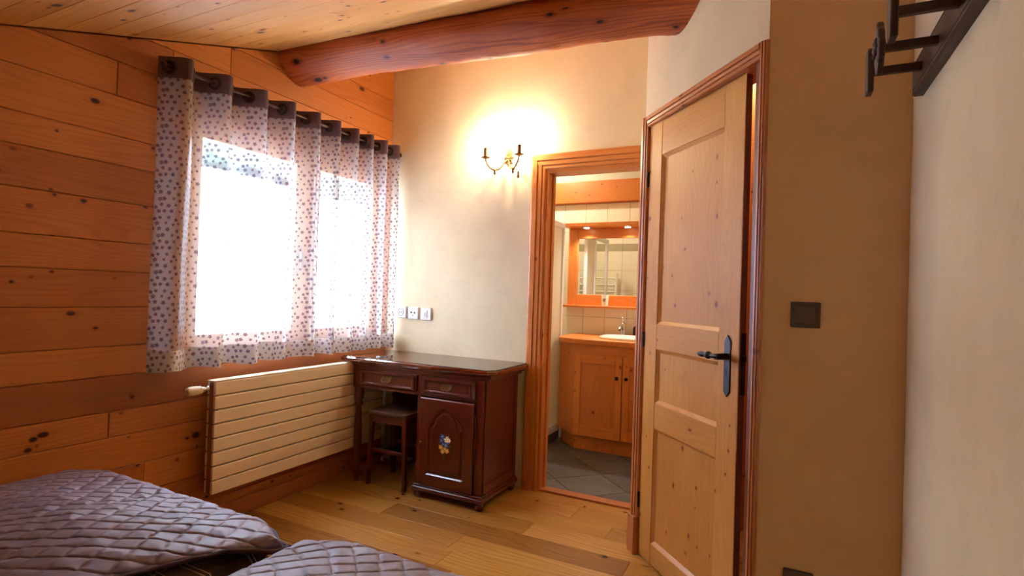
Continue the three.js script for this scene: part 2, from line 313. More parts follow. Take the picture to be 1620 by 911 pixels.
{
  const t2 = structGroup('trim_2', [C0[0], 0, C0[1]], TURN);     // angled doorway
  obj('architrave', moulding(2.058, 0.05, 0.024), trimRed, t2, [0.002, 0, 0]);
  obj('architrave', moulding(2.058, 0.026, 0.02), trimRed, t2, [0.836, 0, 0]);
  const hd = moulding(0.784, 0.05, 0.024); hd.rotateZ(-Math.PI / 2);
  obj('architrave', hd, trimRed, t2, [0.052, 2.058, 0]);
  obj('jamb', bx(0.046, 0.054, 0, 2.025, -0.12, 0.002, 0.002, 'y'), trimRed, t2);
  obj('jamb', bx(0.785, 0.838, 0, 2.025, -0.12, -0.008, 0.002, 'y'), darkEdge, t2);  // this jamb is coloured darker for the shade of the architrave
  obj('jamb', bx(0.054, 0.785, 2.012, 2.03, -0.12, 0.002, 0.002, 'x'), trimRed, t2);
  obj('plinth_block', bx(-0.008, 0.055, 0, 0.175, -0.001, 0.03, 0.003, 'y'), trimRed, t2);
}
// the panelled door, standing a little ajar
{
  const d = structGroup('door_1', [C0[0] + 0.639 * 0.056, 0.008, C0[1] + 0.769 * 0.056], TURN + R(2.2));
  const W = 0.660, H = 2.002, Z0 = -0.026, Z1 = 0.002, st = 0.105, xr = 0.545;
  const rails = [[0, 0.092], [0.607, 0.722], [0.962, 1.077], [1.842, H]];
  obj('stile', bx(0, st, 0, H, Z0, Z1, 0.003, 'y'), doorPine[0], d);
  obj('stile', bx(xr, W, 0, H, Z0, Z1, 0.003, 'y'), doorPine[2], d);
  for (const [a, b] of rails) obj('rail', bx(st, xr, a, b, Z0, Z1 - 0.0005, 0.003, 'x'), doorPine[Math.floor(rnd() * 3)], d);
  for (let k = 0; k < 3; k++) {
    const y0 = rails[k][1], y1 = rails[k + 1][0], x0 = st, x1 = xr;
    const p = obj('panel', bx(x0 - 0.004, x1 + 0.004, y0 - 0.004, y1 + 0.004, Z0 + 0.002, Z1 - 0.015, 0.002, 'y'), doorPine[(k + 1) % 3], d);
    const m = 0.014;                                             // bead round the panel: four bevelled strips
    const quad = (x, y, w, h, ax) => { // wedge strip lying on the panel, high at the frame
      const g = new THREE.BufferGeometry(), zb = Z1 - 0.015, zt = Z1 - 0.003; let v;
      if (ax === 'l') v = [[x, y, zt], [x + m, y + m, zb], [x + m, y + h - m, zb], [x, y + h, zt]];
      if (ax === 'r') v = [[x, y, zt], [x, y + h, zt], [x - m, y + h - m, zb], [x - m, y + m, zb]];
      if (ax === 'b') v = [[x, y, zt], [x + w, y, zt], [x + w - m, y + m, zb], [x + m, y + m, zb]];
      if (ax === 't') v = [[x, y, zt], [x + m, y - m, zb], [x + w - m, y - m, zb], [x + w, y, zt]];
      const back = v.map((q) => [q[0], q[1], zb - 0.004]), P = [];
      const tri = (...q) => q.forEach((k) => P.push(...k));
      tri(v[0], v[1], v[2]); tri(v[0], v[2], v[3]);
      for (let i = 0; i < 4; i++) { const j = (i + 1) % 4; tri(v[i], back[i], back[j]); tri(v[i], back[j], v[j]); }
      g.setAttribute('position', new THREE.Float32BufferAttribute(P, 3)); g.computeVertexNormals(); return guv(g, ax === 'l' || ax === 'r' ? 'y' : 'x');
    };
    obj('bead', quad(x0, y0, 0, y1 - y0, 'l'), doorClear, d); obj('bead', quad(x1, y0, 0, y1 - y0, 'r'), doorClear, d);
    obj('bead', quad(x0, y0, x1 - x0, 0, 'b'), doorClear, d); obj('bead', quad(x0, y1, x1 - x0, 0, 't'), doorClear, d);
  }
  const px = 0.602, pl = slab([[px - 0.017, 0.868], [px, 0.85], [px + 0.017, 0.868], [px + 0.017, 1.052], [px + 0.012, 1.058], [px, 1.075], [px - 0.012, 1.058], [px - 0.017, 1.052]], 0.005, 0.0012);
  const plate = obj('handle_plate', pl, iron, d, [0, -0.006, Z1]); plate.userData.label = 'dark iron handle plate';
  obj('keyhole', slab([[px - 0.003, 0.925], [px + 0.003, 0.925], [px + 0.004, 0.948], [px - 0.004, 0.948]], 0.001), hole, plate, [0, 0, 0.005]);
  const lev = obj('handle', [T3(cyl(0.011, 0.013, 0.05).rotateX(Math.PI / 2), px, 0.99, 0.025), T3(lathe([[0, 0], [0.008, 0.001], [0.008, 0.03], [0.0075, 0.038], [0.013, 0.045], [0.015, 0.052], [0.013, 0.059], [0.007, 0.065], [0.0085, 0.074], [0.011, 0.085], [0.0105, 0.1], [0.006, 0.112], [0, 0.117]], 16).rotateZ(Math.PI / 2), px + 0.006, 0.99, 0.046)], ironDark, d, [0, 0, Z1 + 0.004]);
  lev.userData.label = 'dark turned lever handle';
  const eg = obj('edge_strip', bx(W - 0.001, W + 0.001, 0.004, H - 0.004, Z0 + 0.002, Z1 - 0.002, 0.0004, 'y'), darkEdge, d); eg.userData.label = 'dark closing edge';  // thin strip in a darker wood tone than the door face
  obj('lock_plate', bx(W - 0.0005, W + 0.002, 0.86, 1.08, -0.026, -0.006, 0.0005), ironDark, d);
  obj('latch', bx(W, W + 0.012, 0.98, 1.0, -0.022, -0.010, 0.002), ironDark, d);
  for (const y of [0.25, 1.0, 1.75]) obj('hinge', T3(cyl(0.006, 0.006, 0.07, 12), -0.003, y, Z1 + 0.004), ironDark, d);
}

// the window behind the curtains
{
  const w = structGroup('window_1', [XL - 0.02, 0, 0]);
  const zs = [WIN.z0, WIN.z1], X0 = -0.11, X1 = -0.05, fr = wood(CLEAR, C(238, 206, 150), 0.4);
  const F = (name, z0, z1, y0, y1, x0 = X0, x1 = X1, p = w) => obj(name, bx(x0, x1, y0, y1, z0, z1, 0.004, y1 - y0 > z1 - z0 ? 'y' : 'z'), fr, p);
  F('window_frame', WIN.z0, WIN.z0 + 0.035, WIN.y0, WIN.y1); F('window_frame', WIN.z1 - 0.035, WIN.z1, WIN.y0, WIN.y1);
  F('window_frame', WIN.z0 + 0.035, WIN.z1 - 0.035, WIN.y1 - 0.04, WIN.y1); F('window_frame', WIN.z0 + 0.035, WIN.z1 - 0.035, WIN.y0, WIN.y0 + 0.03);
  F('mullion', -2.40, -2.34, WIN.y0 + 0.03, WIN.y1 - 0.04);
  for (const [a, b] of [[-3.005, -2.40], [-2.34, -1.635]]) {
    const s = 0.062, y0 = WIN.y0 + 0.03, y1 = WIN.y1 - 0.04;
    const sash = F('sash', a, a + s, y0, y1, X0 + 0.01, X1 + 0.008);
    F('sash_stile', b - s, b, y0, y1, X0 + 0.01, X1 + 0.008, sash); F('sash_rail', a + s, b - s, y0, y0 + s * 0.9, X0 + 0.01, X1 + 0.008, sash); F('sash_rail', a + s, b - s, y1 - s * 0.6, y1, X0 + 0.01, X1 + 0.008, sash);
    obj('pane', bx(-0.082, -0.078, y0 + s * 0.85, y1 - s * 0.55, a + s - 0.006, b - s + 0.006, 0), windowGlass, sash);
  }
  obj('window_handle', [bx(-0.042, -0.034, 1.36, 1.44, -2.325, -2.30, 0.003), bx(-0.036, -0.012, 1.395, 1.41, -2.32, -2.305, 0.003), bx(-0.02, -0.008, 1.30, 1.41, -2.322, -2.303, 0.004)], nickelDark, w);
  obj('window_sill', bx(-0.05, 0.035, WIN.y0 - 0.025, WIN.y0 + 0.002, WIN.z0 + 0.002, WIN.z1 + 0.03, 0.006, 'z'), sillPine, w);
}

// outside: a snowfield rising to a wooded slope
{
  const g = new THREE.PlaneGeometry(160, 200, 60, 60); g.rotateX(-Math.PI / 2);
  const p = g.attributes.position; for (let i = 0; i < p.count; i++) p.setY(i, 0.8 * fbm(p.getX(i) / 160 + 0.5, p.getZ(i) / 200 + 0.5, 6, 6, 3, 91) - 2.2 + Math.max(0, 68 - p.getX(i)) * 0.36);
  g.computeVertexNormals(); struct('snow_ground', g, snow, [-83, 0, 0]);
  const h = new THREE.PlaneGeometry(160, 70, 120, 60), q = h.attributes.position;
  for (let i = 0; i < q.count; i++) { const t = (q.getY(i) + 35) / 70; q.setZ(i, -t * 34 + 5 * fbm(q.getX(i) / 160 + 0.5, t, 24, 14, 4, 93)); q.setY(i, t * (11 + 5 * fbm(q.getX(i) / 160 + 0.5, 0.5, 5, 1, 3, 95)) + 7 * (fbm(q.getX(i) / 160 + 0.5, t, 26, 14, 3, 96) - 0.4)); }
  h.rotateY(Math.PI / 2); h.computeVertexNormals(); struct('hill', h, forest, [-62, 14, 0]);
}

// log beam under the ceiling
{
  const a = new THREE.Vector3(-2.515, 2.505, -2.205), b = new THREE.Vector3(-0.26, 2.462, -2.375), L = a.distanceTo(b), NS = 90, NR = 40, P = [], UV = [], I = [];
  const dir = b.clone().sub(a).normalize(), up = new THREE.Vector3(0, 1, 0), side = dir.clone().cross(up).normalize(), up2 = side.clone().cross(dir).normalize();
  for (let i = 0; i <= NS; i++) for (let j = 0; j <= NR; j++) {
    const t = i / NS, an = j / NR * 2 * Math.PI, r = mix(0.138, 0.117, sstep(0, 0.45, t)) + 0.030 * (fbm(t, (j % NR) / NR, 5, 4, 3, 77) - 0.5) + 0.008 * (fbm(t, (j % NR) / NR, 34, 12, 2, 78) - 0.5) + 0.006 * Math.cos(4 * an + 0.6);
    const crack = -0.012 * sstep(0.05, 0.0, Math.abs(an - (0.62 + 0.12 * Math.sin(t * 7)))) * sstep(0.62, 0.4, t);
    const c = a.clone().addScaledVector(dir, t * L).addScaledVector(up2, Math.sin(an) * (r + crack)).addScaledVector(side, Math.cos(an) * (r + crack));
    P.push(c.x, c.y, c.z); UV.push(t * L + 0.4, an * 0.14 + 0.2);
  }
  for (let i = 0; i < NS; i++) for (let j = 0; j < NR; j++) { const o = i * (NR + 1) + j; I.push(o, o + NR + 1, o + 1, o + 1, o + NR + 1, o + NR + 2); }
  const g = new THREE.BufferGeometry(); g.setAttribute('position', new THREE.Float32BufferAttribute(P, 3)); g.setAttribute('uv', new THREE.Float32BufferAttribute(UV, 2)); g.setIndex(I); g.computeVertexNormals();
  struct('beam', g, logWood);
}

// ---------------------------------------------------------------- bathroom and passage shells
const BZ = -4.6, BXL = -1.65;
{
  const bf = struct('floor_bathroom', bx(-2.45, -0.40, -0.17, -0.012, -4.7, -3.121, 0), slateGrout);
  const S = 0.34, k = Math.SQRT1_2;                              // slate tiles laid on the diagonal
  for (let i = -6; i < 8; i++) for (let j = -8; j < 8; j++) {
    const A0 = 2.035 * k + i * S, B0 = -4.14 * k + j * S + (i % 2 ? S / 2 : 0) * 0; // A = (x - z)/sqrt2, B = (x + z)/sqrt2
    let p = [[A0, B0], [A0 + S, B0], [A0 + S, B0 + S], [A0, B0 + S]].map(([A, B], n) => { const e = 0.002, a = A + (n === 0 || n === 3 ? e : -e), b = B + (n < 2 ? e : -e); return [(a + b) * k, (a - b) * k]; }); // x, -z
    p = clip(clip(clip(clip(p, -1, 0, 2.42), 1, 0, -0.46), 0, -1, -3.135), 0, 1, 4.6);
    if (p.length > 2 && area(p) > 0.002) { if (THREE.ShapeUtils.area(p.map((q) => new THREE.Vector2(...q))) < 0) p.reverse(); const g = slab(p, 0.012, 0.0012); g.rotateX(-Math.PI / 2); obj('tile', guv(g, 'x'), slate[Math.floor(rnd() * 3)], bf, [0, -0.012, 0]); }
  }
  const wb = struct('wall_bathroom_back', bx(-2.45, -0.40, 0, 2.52, BZ - 0.1, BZ - 0.006, 0), grout);
  const tiles = (parent, x0, x1, y0, y1, w, h, ox, oy, place, extra = () => null) => {
    for (let i = Math.floor((x0 - ox) / w); ox + i * w < x1; i++) for (let j = Math.floor((y0 - oy) / h); oy + j * h < y1; j++) {
      const a = Math.max(x0, ox + i * w) + 0.001, b = Math.min(x1, ox + (i + 1) * w) - 0.001, c = Math.max(y0, oy + j * h) + 0.001, d = Math.min(y1, oy + (j + 1) * h) - 0.001;
      if (b - a > 0.01 && d - c > 0.01) place(obj('tile', guv(new RoundedBoxGeometry(b - a, d - c, 0.008, 1, 0.0015), 'x'), extra(c, d) || tileCream, parent), (a + b) / 2, (c + d) / 2);
    }
  };
  tiles(wb, -2.4, -0.46, 0, 2.022, 0.197, 0.25, -1.371, 0.02, (m, x, y) => m.position.set(x, y, BZ - 0.004));
  const bb = struct('beam_bathroom', bx(-2.4, -0.45, 2.024, 2.216, BZ - 0.006, BZ + 0.055, 0.006, 'x'), wood(SPRUCE, C(200, 126, 56), 0.42, 0.0004));
  struct('wall_bathroom_right', bx(-0.46, -0.40, 0, 2.52, -4.6, -3.16, 0), bathPaint);
  const wl = struct('wall_bathroom_left', bx(-2.45, -2.408, 0, 2.52, -4.6, -3.16, 0), grout);
  for (const [y0, y1, h, oy] of [[0.0, 1.72, 0.22, -0.04], [1.72, 1.80, 0.08, 1.72], [1.80, 2.2, 0.22, 1.80]]) tiles(wl, -4.6, -3.17, y0, y1, 0.2, h, -4.6, oy, (m, z, y) => { m.rotation.y = Math.PI / 2; m.position.set(-2.404, y, z); }, () => (h === 0.08 ? frieze : null));
  struct('ceiling_bathroom', bx(-2.45, -0.40, 2.50, 2.56, -4.6, -3.16, 0), bathPaint);
  const wf = struct('wall_bathroom_front', slab([[-2.41, 0], [DOOR.x0 - 0.01, 0], [DOOR.x0 - 0.01, DOOR.top + 0.01], [DOOR.x1 + 0.01, DOOR.top + 0.01], [DOOR.x1 + 0.01, 0], [-0.46, 0], [-0.46, 2.5], [-2.41, 2.5]], 0.012, 0), grout, [0, 0, ZB - 0.113]);
  for (const [y0, y1, h, oy] of [[0.0, 1.72, 0.22, -0.04], [1.72, 1.80, 0.08, 1.72], [1.80, 2.2, 0.22, 1.80]]) tiles(wf, -2.405, DOOR.x0 - 0.09, y0, y1, 0.2, h, -2.40, oy, (m, x, y) => m.position.set(x, y, -0.004), () => (h === 0.08 ? frieze : null));
  // passage behind the angled door
  struct('wall_passage', bx(-0.50, 0.45, -0.17, 2.6, -3.2, -3.12, 0), wallPine[0]);
  struct('wall_passage_right', bx(0.36, 0.45, -0.17, 2.6, -3.12, -2.06, 0), wallPine[2]);
  { const g = slab([[-0.505, 3.13], [-0.505, 2.70], [0.03, 2.045], [0.37, 2.045], [0.37, 3.13]].reverse(), 0.05, 0); g.rotateX(-Math.PI / 2); struct('ceiling_passage', g, bathPaint, [0, 2.5, 0]); }
}
// white pipe in the room's corner below the desk
tag(obj('pipe', T3(cyl(0.012, 0.012, 0.72, 16), XL + 0.035, 0.36, ZB + 0.035), whitePlastic), 'white vertical heating pipe in the corner behind the dark desk', 'pipe');

// ---------------------------------------------------------------- beds and bedspreads
function bedspread(name, label, x0, x1, z0, z1, top, crown, seed, skew) {
  const W = x1 - x0, D = z1 - z0, r = 0.032, L = 0.006, arc = Math.PI * r / 2, step = 0.0042;
  const prof = (a, len) => {                                     // unrolled distance -> position across and drop
    const out = Math.max(-(a - r), a - (len - r), 0), sgn = a < len / 2 ? -1 : 1, edge = sgn < 0 ? r : len - r;
    if (out === 0) return [a, 0];
    if (out < arc) { const t = out / r; return [edge + sgn * r * Math.sin(t), r * (1 - Math.cos(t))]; }
    return [edge + sgn * (r + 0.012 * (out - arc) / L), r + out - arc];
  };
  const na = Math.round((W - 2 * r + 2 * (arc + L)) / step), nb = Math.round((D - 2 * r + 2 * (arc + L)) / step), P = new Float32Array((na + 1) * (nb + 1) * 3), UV = new Float32Array((na + 1) * (nb + 1) * 2), I = [], AB = [];
  const cw = 0.074, ch = 0.037;
  const puff = (a, b) => {                                       // stitched lozenges in staggered rows
    a += 0.006 * Math.sin(b * 9 + seed) + 0.004 * Math.sin(a * 23); b += 0.006 * Math.sin(a * 7 + seed * 2);
    let d1 = 9, d2 = 9; const j0 = Math.round(b / ch);
    for (let j = j0 - 2; j <= j0 + 2; j++) { const off = (j & 1) ? cw / 2 : 0, i0 = Math.round((a - off) / cw); for (let i = i0 - 1; i <= i0 + 1; i++) { const d = Math.hypot((a - off - i * cw), (b - j * ch) * 1.06); if (d < d1) { d2 = d1; d1 = d; } else if (d < d2) d2 = d; } }
    return 0.75 * Math.pow(clamp((d2 - d1) / 0.011), 0.6) + 0.25 * clamp((d2 - d1) / 0.05);
  };
  for (let j = 0; j <= nb; j++) for (let i = 0; i <= na; i++) {
    const a = r - arc - L + i * step, b = r - arc - L + j * step, [px, da] = prof(a, W), [pz, db] = prof(b, D), o = j * (na + 1) + i;
    const dx = clamp((px - W / 2) / (W / 2), -1, 1), hump = crown * (1 - dx * dx) * sstep(0, 0.35, pz) * 1 + 0.012 * (fbm(clamp(a / 2 + 0.5), clamp(b / 3 + 0.3), 6, 8, 3, seed) - 0.5);
    const cx = -skew * Math.min(Math.max(pz, 0), 0.55) * sstep(0.25 * W, W, px), lie = 1 - 0.8 * sstep(0.0, 0.06, -cx), da2 = da * lie;
    const drop = Math.max(da2, db) + 0.25 * Math.min(da2, db), skirt = sstep(0.03, 0.1, drop);
    const cz = 0.055 * (1 - sstep(0, 0.14, px) + 1 - sstep(0, 0.14, W - px)) * sstep(0.35, 0, pz);
    P[o * 3] = x0 + px + cx + skirt * 0.006 * Math.sin(b * 40 + seed) * (da > db ? 1 : 0); P[o * 3 + 1] = top + hump - Math.min(drop, r + L) + skirt * 0.008 * Math.sin((a + b) * 26); P[o * 3 + 2] = z0 + pz + cz + skirt * 0.006 * Math.sin(a * 40) * (db > da ? 1 : 0);
    UV[o * 2] = a; UV[o * 2 + 1] = b; AB.push([a, b]);
  }
  for (let j = 0; j < nb; j++) for (let i = 0; i < na; i++) { const o = j * (na + 1) + i; I.push(o, o + na + 1, o + 1, o + 1, o + na + 1, o + na + 2); }
  const g = new THREE.BufferGeometry(); g.setAttribute('position', new THREE.BufferAttribute(P, 3)); g.setAttribute('uv', new THREE.BufferAttribute(UV, 2)); g.setIndex(I); g.computeVertexNormals();
  const n = g.attributes.normal;
  for (let o = 0; o < AB.length; o++) { const [a, b] = AB[o], rum = sstep(0.55, 0.2, Math.abs(b - 0.5 + 0.3 * a)) , k = 0.0056 * puff(a, b) + 0.006 * rum * (Math.abs(fbm(clamp((a * 0.7 + b * 0.35) / 2 + 0.4), clamp((b - a * 0.6) / 3 + 0.3), 26, 44, 2, seed + 9) - 0.5) * -2 + 0.4) + 0.002 * (fbm(clamp(a / 2 + 0.5), clamp(b / 3 + 0.3), 40, 60, 2, seed + 4) - 0.5) * 2; P[o * 3] += n.getX(o) * k; P[o * 3 + 1] += n.getY(o) * k; P[o * 3 + 2] += n.getZ(o) * k; }
  g.computeVertexNormals();
  const t = thing(name, label, 'bedspread', [0, 0, 0], 0, 'quilted bedspreads on the twin beds');
  obj('quilted_cover', g, quiltCloth, t);
  const edge = [], at = (i, j) => { const o = (j * (na + 1) + i) * 3; edge.push(new THREE.Vector3(P[o], P[o + 1] - 0.002, P[o + 2])); };   // bound edge along the sides and the foot
  for (let j = nb; j > 0; j -= 9) at(0, j);
  for (let i = 0; i <= na; i += 9) at(i, 0);
  for (let j = 4; j <= nb; j += 9) at(na, j);
  obj('binding', new THREE.TubeGeometry(new THREE.CatmullRomCurve3(edge), 320, 0.0065, 7, false), quiltEdge, t);
  return t;
}
function bed(label, x0, x1, z0, z1, top, low = 0) {
  const t = thing('single_bed', label, 'bed', [(x0 + x1) / 2, 0, (z0 + z1) / 2], 0, 'twin single beds'), w = (x1 - x0) / 2, d = (z1 - z0) / 2;
  const q = [], rw = w - 0.014, rd = d - 0.03, cr = 0.1;           // plan with rounded corners
  for (const [sx, sz, a0] of [[1, 1, 0], [-1, 1, 90], [-1, -1, 180], [1, -1, 270]]) for (let k = 0; k <= 6; k++) { const a = R(a0 + k * 15); q.push([sx * (rw - cr) + Math.cos(a) * cr, sz * (rd - cr) + Math.sin(a) * cr]); }
  const mg = slab(q, top - 0.016 - low - 0.30, 0.02, 'y'); mg.rotateX(-Math.PI / 2);
  obj('mattress', guv(mg, 'z'), plaid, t, [0, 0.30, 0]);
  obj('bed_base', bx(-w + 0.03, w - 0.03, 0.16, 0.30, -d + 0.03, d - 0.03, 0.01, 'z'), darkWood, t);
  for (const [a, b] of [[-1, -1], [1, -1], [-1, 1], [1, 1]]) obj('leg', bx(a * (w - 0.08) - 0.025, a * (w - 0.08) + 0.025, 0, 0.16, b * (d - 0.08) - 0.025, b * (d - 0.08) + 0.025, 0.004, 'y'), darkWood, t);
}
const BT = 0.555;
bed('single bed under the left quilted bedspread, next to the pine wall', -2.15, -1.14, -1.06, 0.86, BT, 0.014);
bed('single bed under the nearer quilted bedspread, standing closer to the doors', -1.072, -0.09, -1.068, 0.86, BT);
bedspread('bedspread', 'mauve grey quilted bedspread on the bed by the pine wall, its hem above plaid cloth', -2.15, -1.14, -1.06, 0.86, BT, 0.045, 21, 0.42);
bedspread('bedspread', 'mauve grey quilted bedspread on the second bed, at the bottom edge before the open floor', -1.072, -0.09, -1.068, 0.86, BT + 0.006, 0.042, 37, 0);

// ---------------------------------------------------------------- radiator
{
  const t = thing('radiator', 'wide cream panel radiator with horizontal slats below the window', 'radiator');
  const z0 = -2.90, z1 = -1.683, y0 = 0.195, y1 = 0.733, n = 8, h = (y1 - y0) / n, xf = -2.388;
  for (let i = 0; i < n; i++) obj('slat', bx(xf - 0.016, xf, y0 + i * h + 0.002, y0 + (i + 1) * h - 0.002, z0, z1, 0.006, 'z'), radPaint, t);
  obj('end_plate', bx(xf - 0.045, xf - 0.013, y0 + 0.004, y1 - 0.004, z1 - 0.03, z1 + 0.001, 0.006, 'y'), radSide, t);
  obj('end_plate', bx(xf - 0.045, xf - 0.013, y0 + 0.004, y1 - 0.004, z0 - 0.001, z0 + 0.03, 0.006, 'y'), radSide, t);
  for (let i = 0; i < n; i++) obj('rear_slat', bx(xf - 0.062, xf - 0.046, y0 + i * h + 0.003, y0 + (i + 1) * h - 0.003, z0, z1 - 0.001, 0.005, 'z'), radPaint, t);
  obj('top_cover', bx(xf - 0.062, xf - 0.003, y1 - 0.001, y1 + 0.006, z0, z1, 0.002, 'z'), radPaint, t);
  for (const z of [-1.9, -2.7]) obj('bracket', bx(XL + 0.002, xf - 0.05, 0.3, 0.62, z - 0.015, z + 0.015, 0.003, 'y'), radSide, t);
  const v = thing('radiator_valve', 'cream thermostatic valve head with chrome fitting at the radiator top corner', 'valve', [-2.425, 0.700, -1.69]);
  const H = (pts) => lathe(pts, 28).rotateX(Math.PI / 2);         // along +z
  obj('fitting', [H([[0, 0], [0.009, 0.001], [0.009, 0.012], [0.014, 0.014], [0.014, 0.024], [0.008, 0.027], [0.008, 0.034], [0.013, 0.036], [0.013, 0.046], [0.01, 0.05], [0.01, 0.056], [0, 0.056]]), T3(cyl(0.008, 0.008, 0.05, 14).rotateZ(Math.PI / 2), -0.03, 0, 0.03)], chrome, v);
  obj('valve_head', H([[0, 0.05], [0.016, 0.052], [0.019, 0.058], [0.019, 0.066], [0.0175, 0.068], [0.0205, 0.071], [0.0215, 0.09], [0.021, 0.108], [0.017, 0.122], [0.011, 0.126], [0, 0.127]]), creamHead, v);
}

// ---------------------------------------------------------------- curtains on their rod
const GZ = [-1.435, -1.636, -1.83, -2.023, -2.196, -2.363, -2.52, -2.661, -2.795, -2.925], XC = -2.42, YR = 2.147;
function zAt(p) { const i = clamp(Math.floor(p), 0, GZ.length - 2); return GZ[i] + (GZ[i + 1] - GZ[i]) * (p - i); }
{
  const rod = thing('curtain_rod', 'thin dark metal curtain rod carried on brackets above the window', 'curtain rod');
  obj('rod', T3(cyl(0.0075, 0.0075, 1.63, 16).rotateX(Math.PI / 2), XC, YR, -2.2245), bronze, rod);
  obj('finial', T3(new THREE.SphereGeometry(0.014, 18, 14), XC, YR, -1.405), bronze, rod);
  for (const z of [-1.50, -3.035]) obj('bracket', [T3(cyl(0.006, 0.006, 0.09, 10).rotateZ(Math.PI / 2), XC - 0.045, YR, z), T3(cyl(0.02, 0.02, 0.006, 18).rotateZ(Math.PI / 2), XL + 0.003, YR, z), T3(new THREE.TorusGeometry(0.012, 0.004, 8, 18), XC, YR, z)], nickelDark, rod);
  const panel = (label, p0, p1, seed) => {
    const t = thing('curtain', label, 'curtain', [0, 0, 0], 0, 'flowered curtain panels');
    const pos = (p, y) => {
      const k = clamp((YR - y) / 1.35), A = mix(0.058, 0.048, k), ph = p + 0.03 * k * Math.sin(p * 5.1 + seed) + 0.02 * Math.sin(y * 5 + p * 3);
      let z = zAt(p); z += k * 0.004 * Math.exp(-Math.pow((p + 0.5) / 1.4, 2)) - k * 0.02 * sstep(8, 9.6, p) + k * 0.012 * Math.sin(p * 3.7 + seed) * sstep(-0.5, 0.5, p) * sstep(9.6, 8.6, p);
      return [XC + A * Math.sin(2 * Math.PI * ph) + k * 0.006 * Math.sin(p * 9 + seed), y, Math.max(z, -3.048)];
    };
    const sheet = (y0, y1, ny) => {
      const np = Math.round((p1 - p0) * 26), P = [], UV = [], I = []; let arc = 0;
      for (let i = 0; i <= np; i++) {
        const p = p0 + (p1 - p0) * i / np; if (i) { const a = pos(p, 1.9), b = pos(p - (p1 - p0) / np, 1.9); arc += Math.hypot(a[0] - b[0], a[2] - b[2]); }
        for (let j = 0; j <= ny; j++) { const y = y0 + (y1 - y0) * j / ny; P.push(...pos(p, y + 0.004 * Math.sin(p * 8) * (y < 0.9 ? 1 : 0))); UV.push(arc, y); }
      }
      for (let i = 0; i < np; i++) for (let j = 0; j < ny; j++) { const o = i * (ny + 1) + j; I.push(o, o + 1, o + ny + 1, o + ny + 1, o + 1, o + ny + 2); }
      const g = new THREE.BufferGeometry(); g.setAttribute('position', new THREE.Float32BufferAttribute(P, 3)); g.setAttribute('uv', new THREE.Float32BufferAttribute(UV, 2)); g.setIndex(I); g.computeVertexNormals(); return g;
    };
    obj('cloth', sheet(0.90, 2.098, 40), clothSheer, t);
    const band = obj('header_band', sheet(2.098, 2.192, 6), clothBand, t); band.userData.label = 'plain mauve band with eyelets';
    obj('hem', sheet(0.806, 0.90, 6), clothHem, t);
    for (let p = Math.ceil(p0 * 2) / 2; p <= p1 - 0.2; p += 0.5) {
      if (p < p0 + 0.06) continue;
      const a = pos(p - 0.02, YR), b = pos(p + 0.02, YR), c = pos(p, YR), g = new THREE.TorusGeometry(0.0245, 0.0078, 10, 28); g.scale(1, 1, 0.75);
      const m = obj('eyelet', g, bronze, t, c); m.rotation.y = Math.atan2(-(b[2] - a[2]), b[0] - a[0]) ;
    }
  };
  panel('sheer cream curtain panel with mauve flowers at the end away from the lamp wall', -0.13, 4.47, 1);
  panel('sheer cream curtain panel with mauve flowers next to the lamp wall and desk', 4.53, 9.62, 5);
}

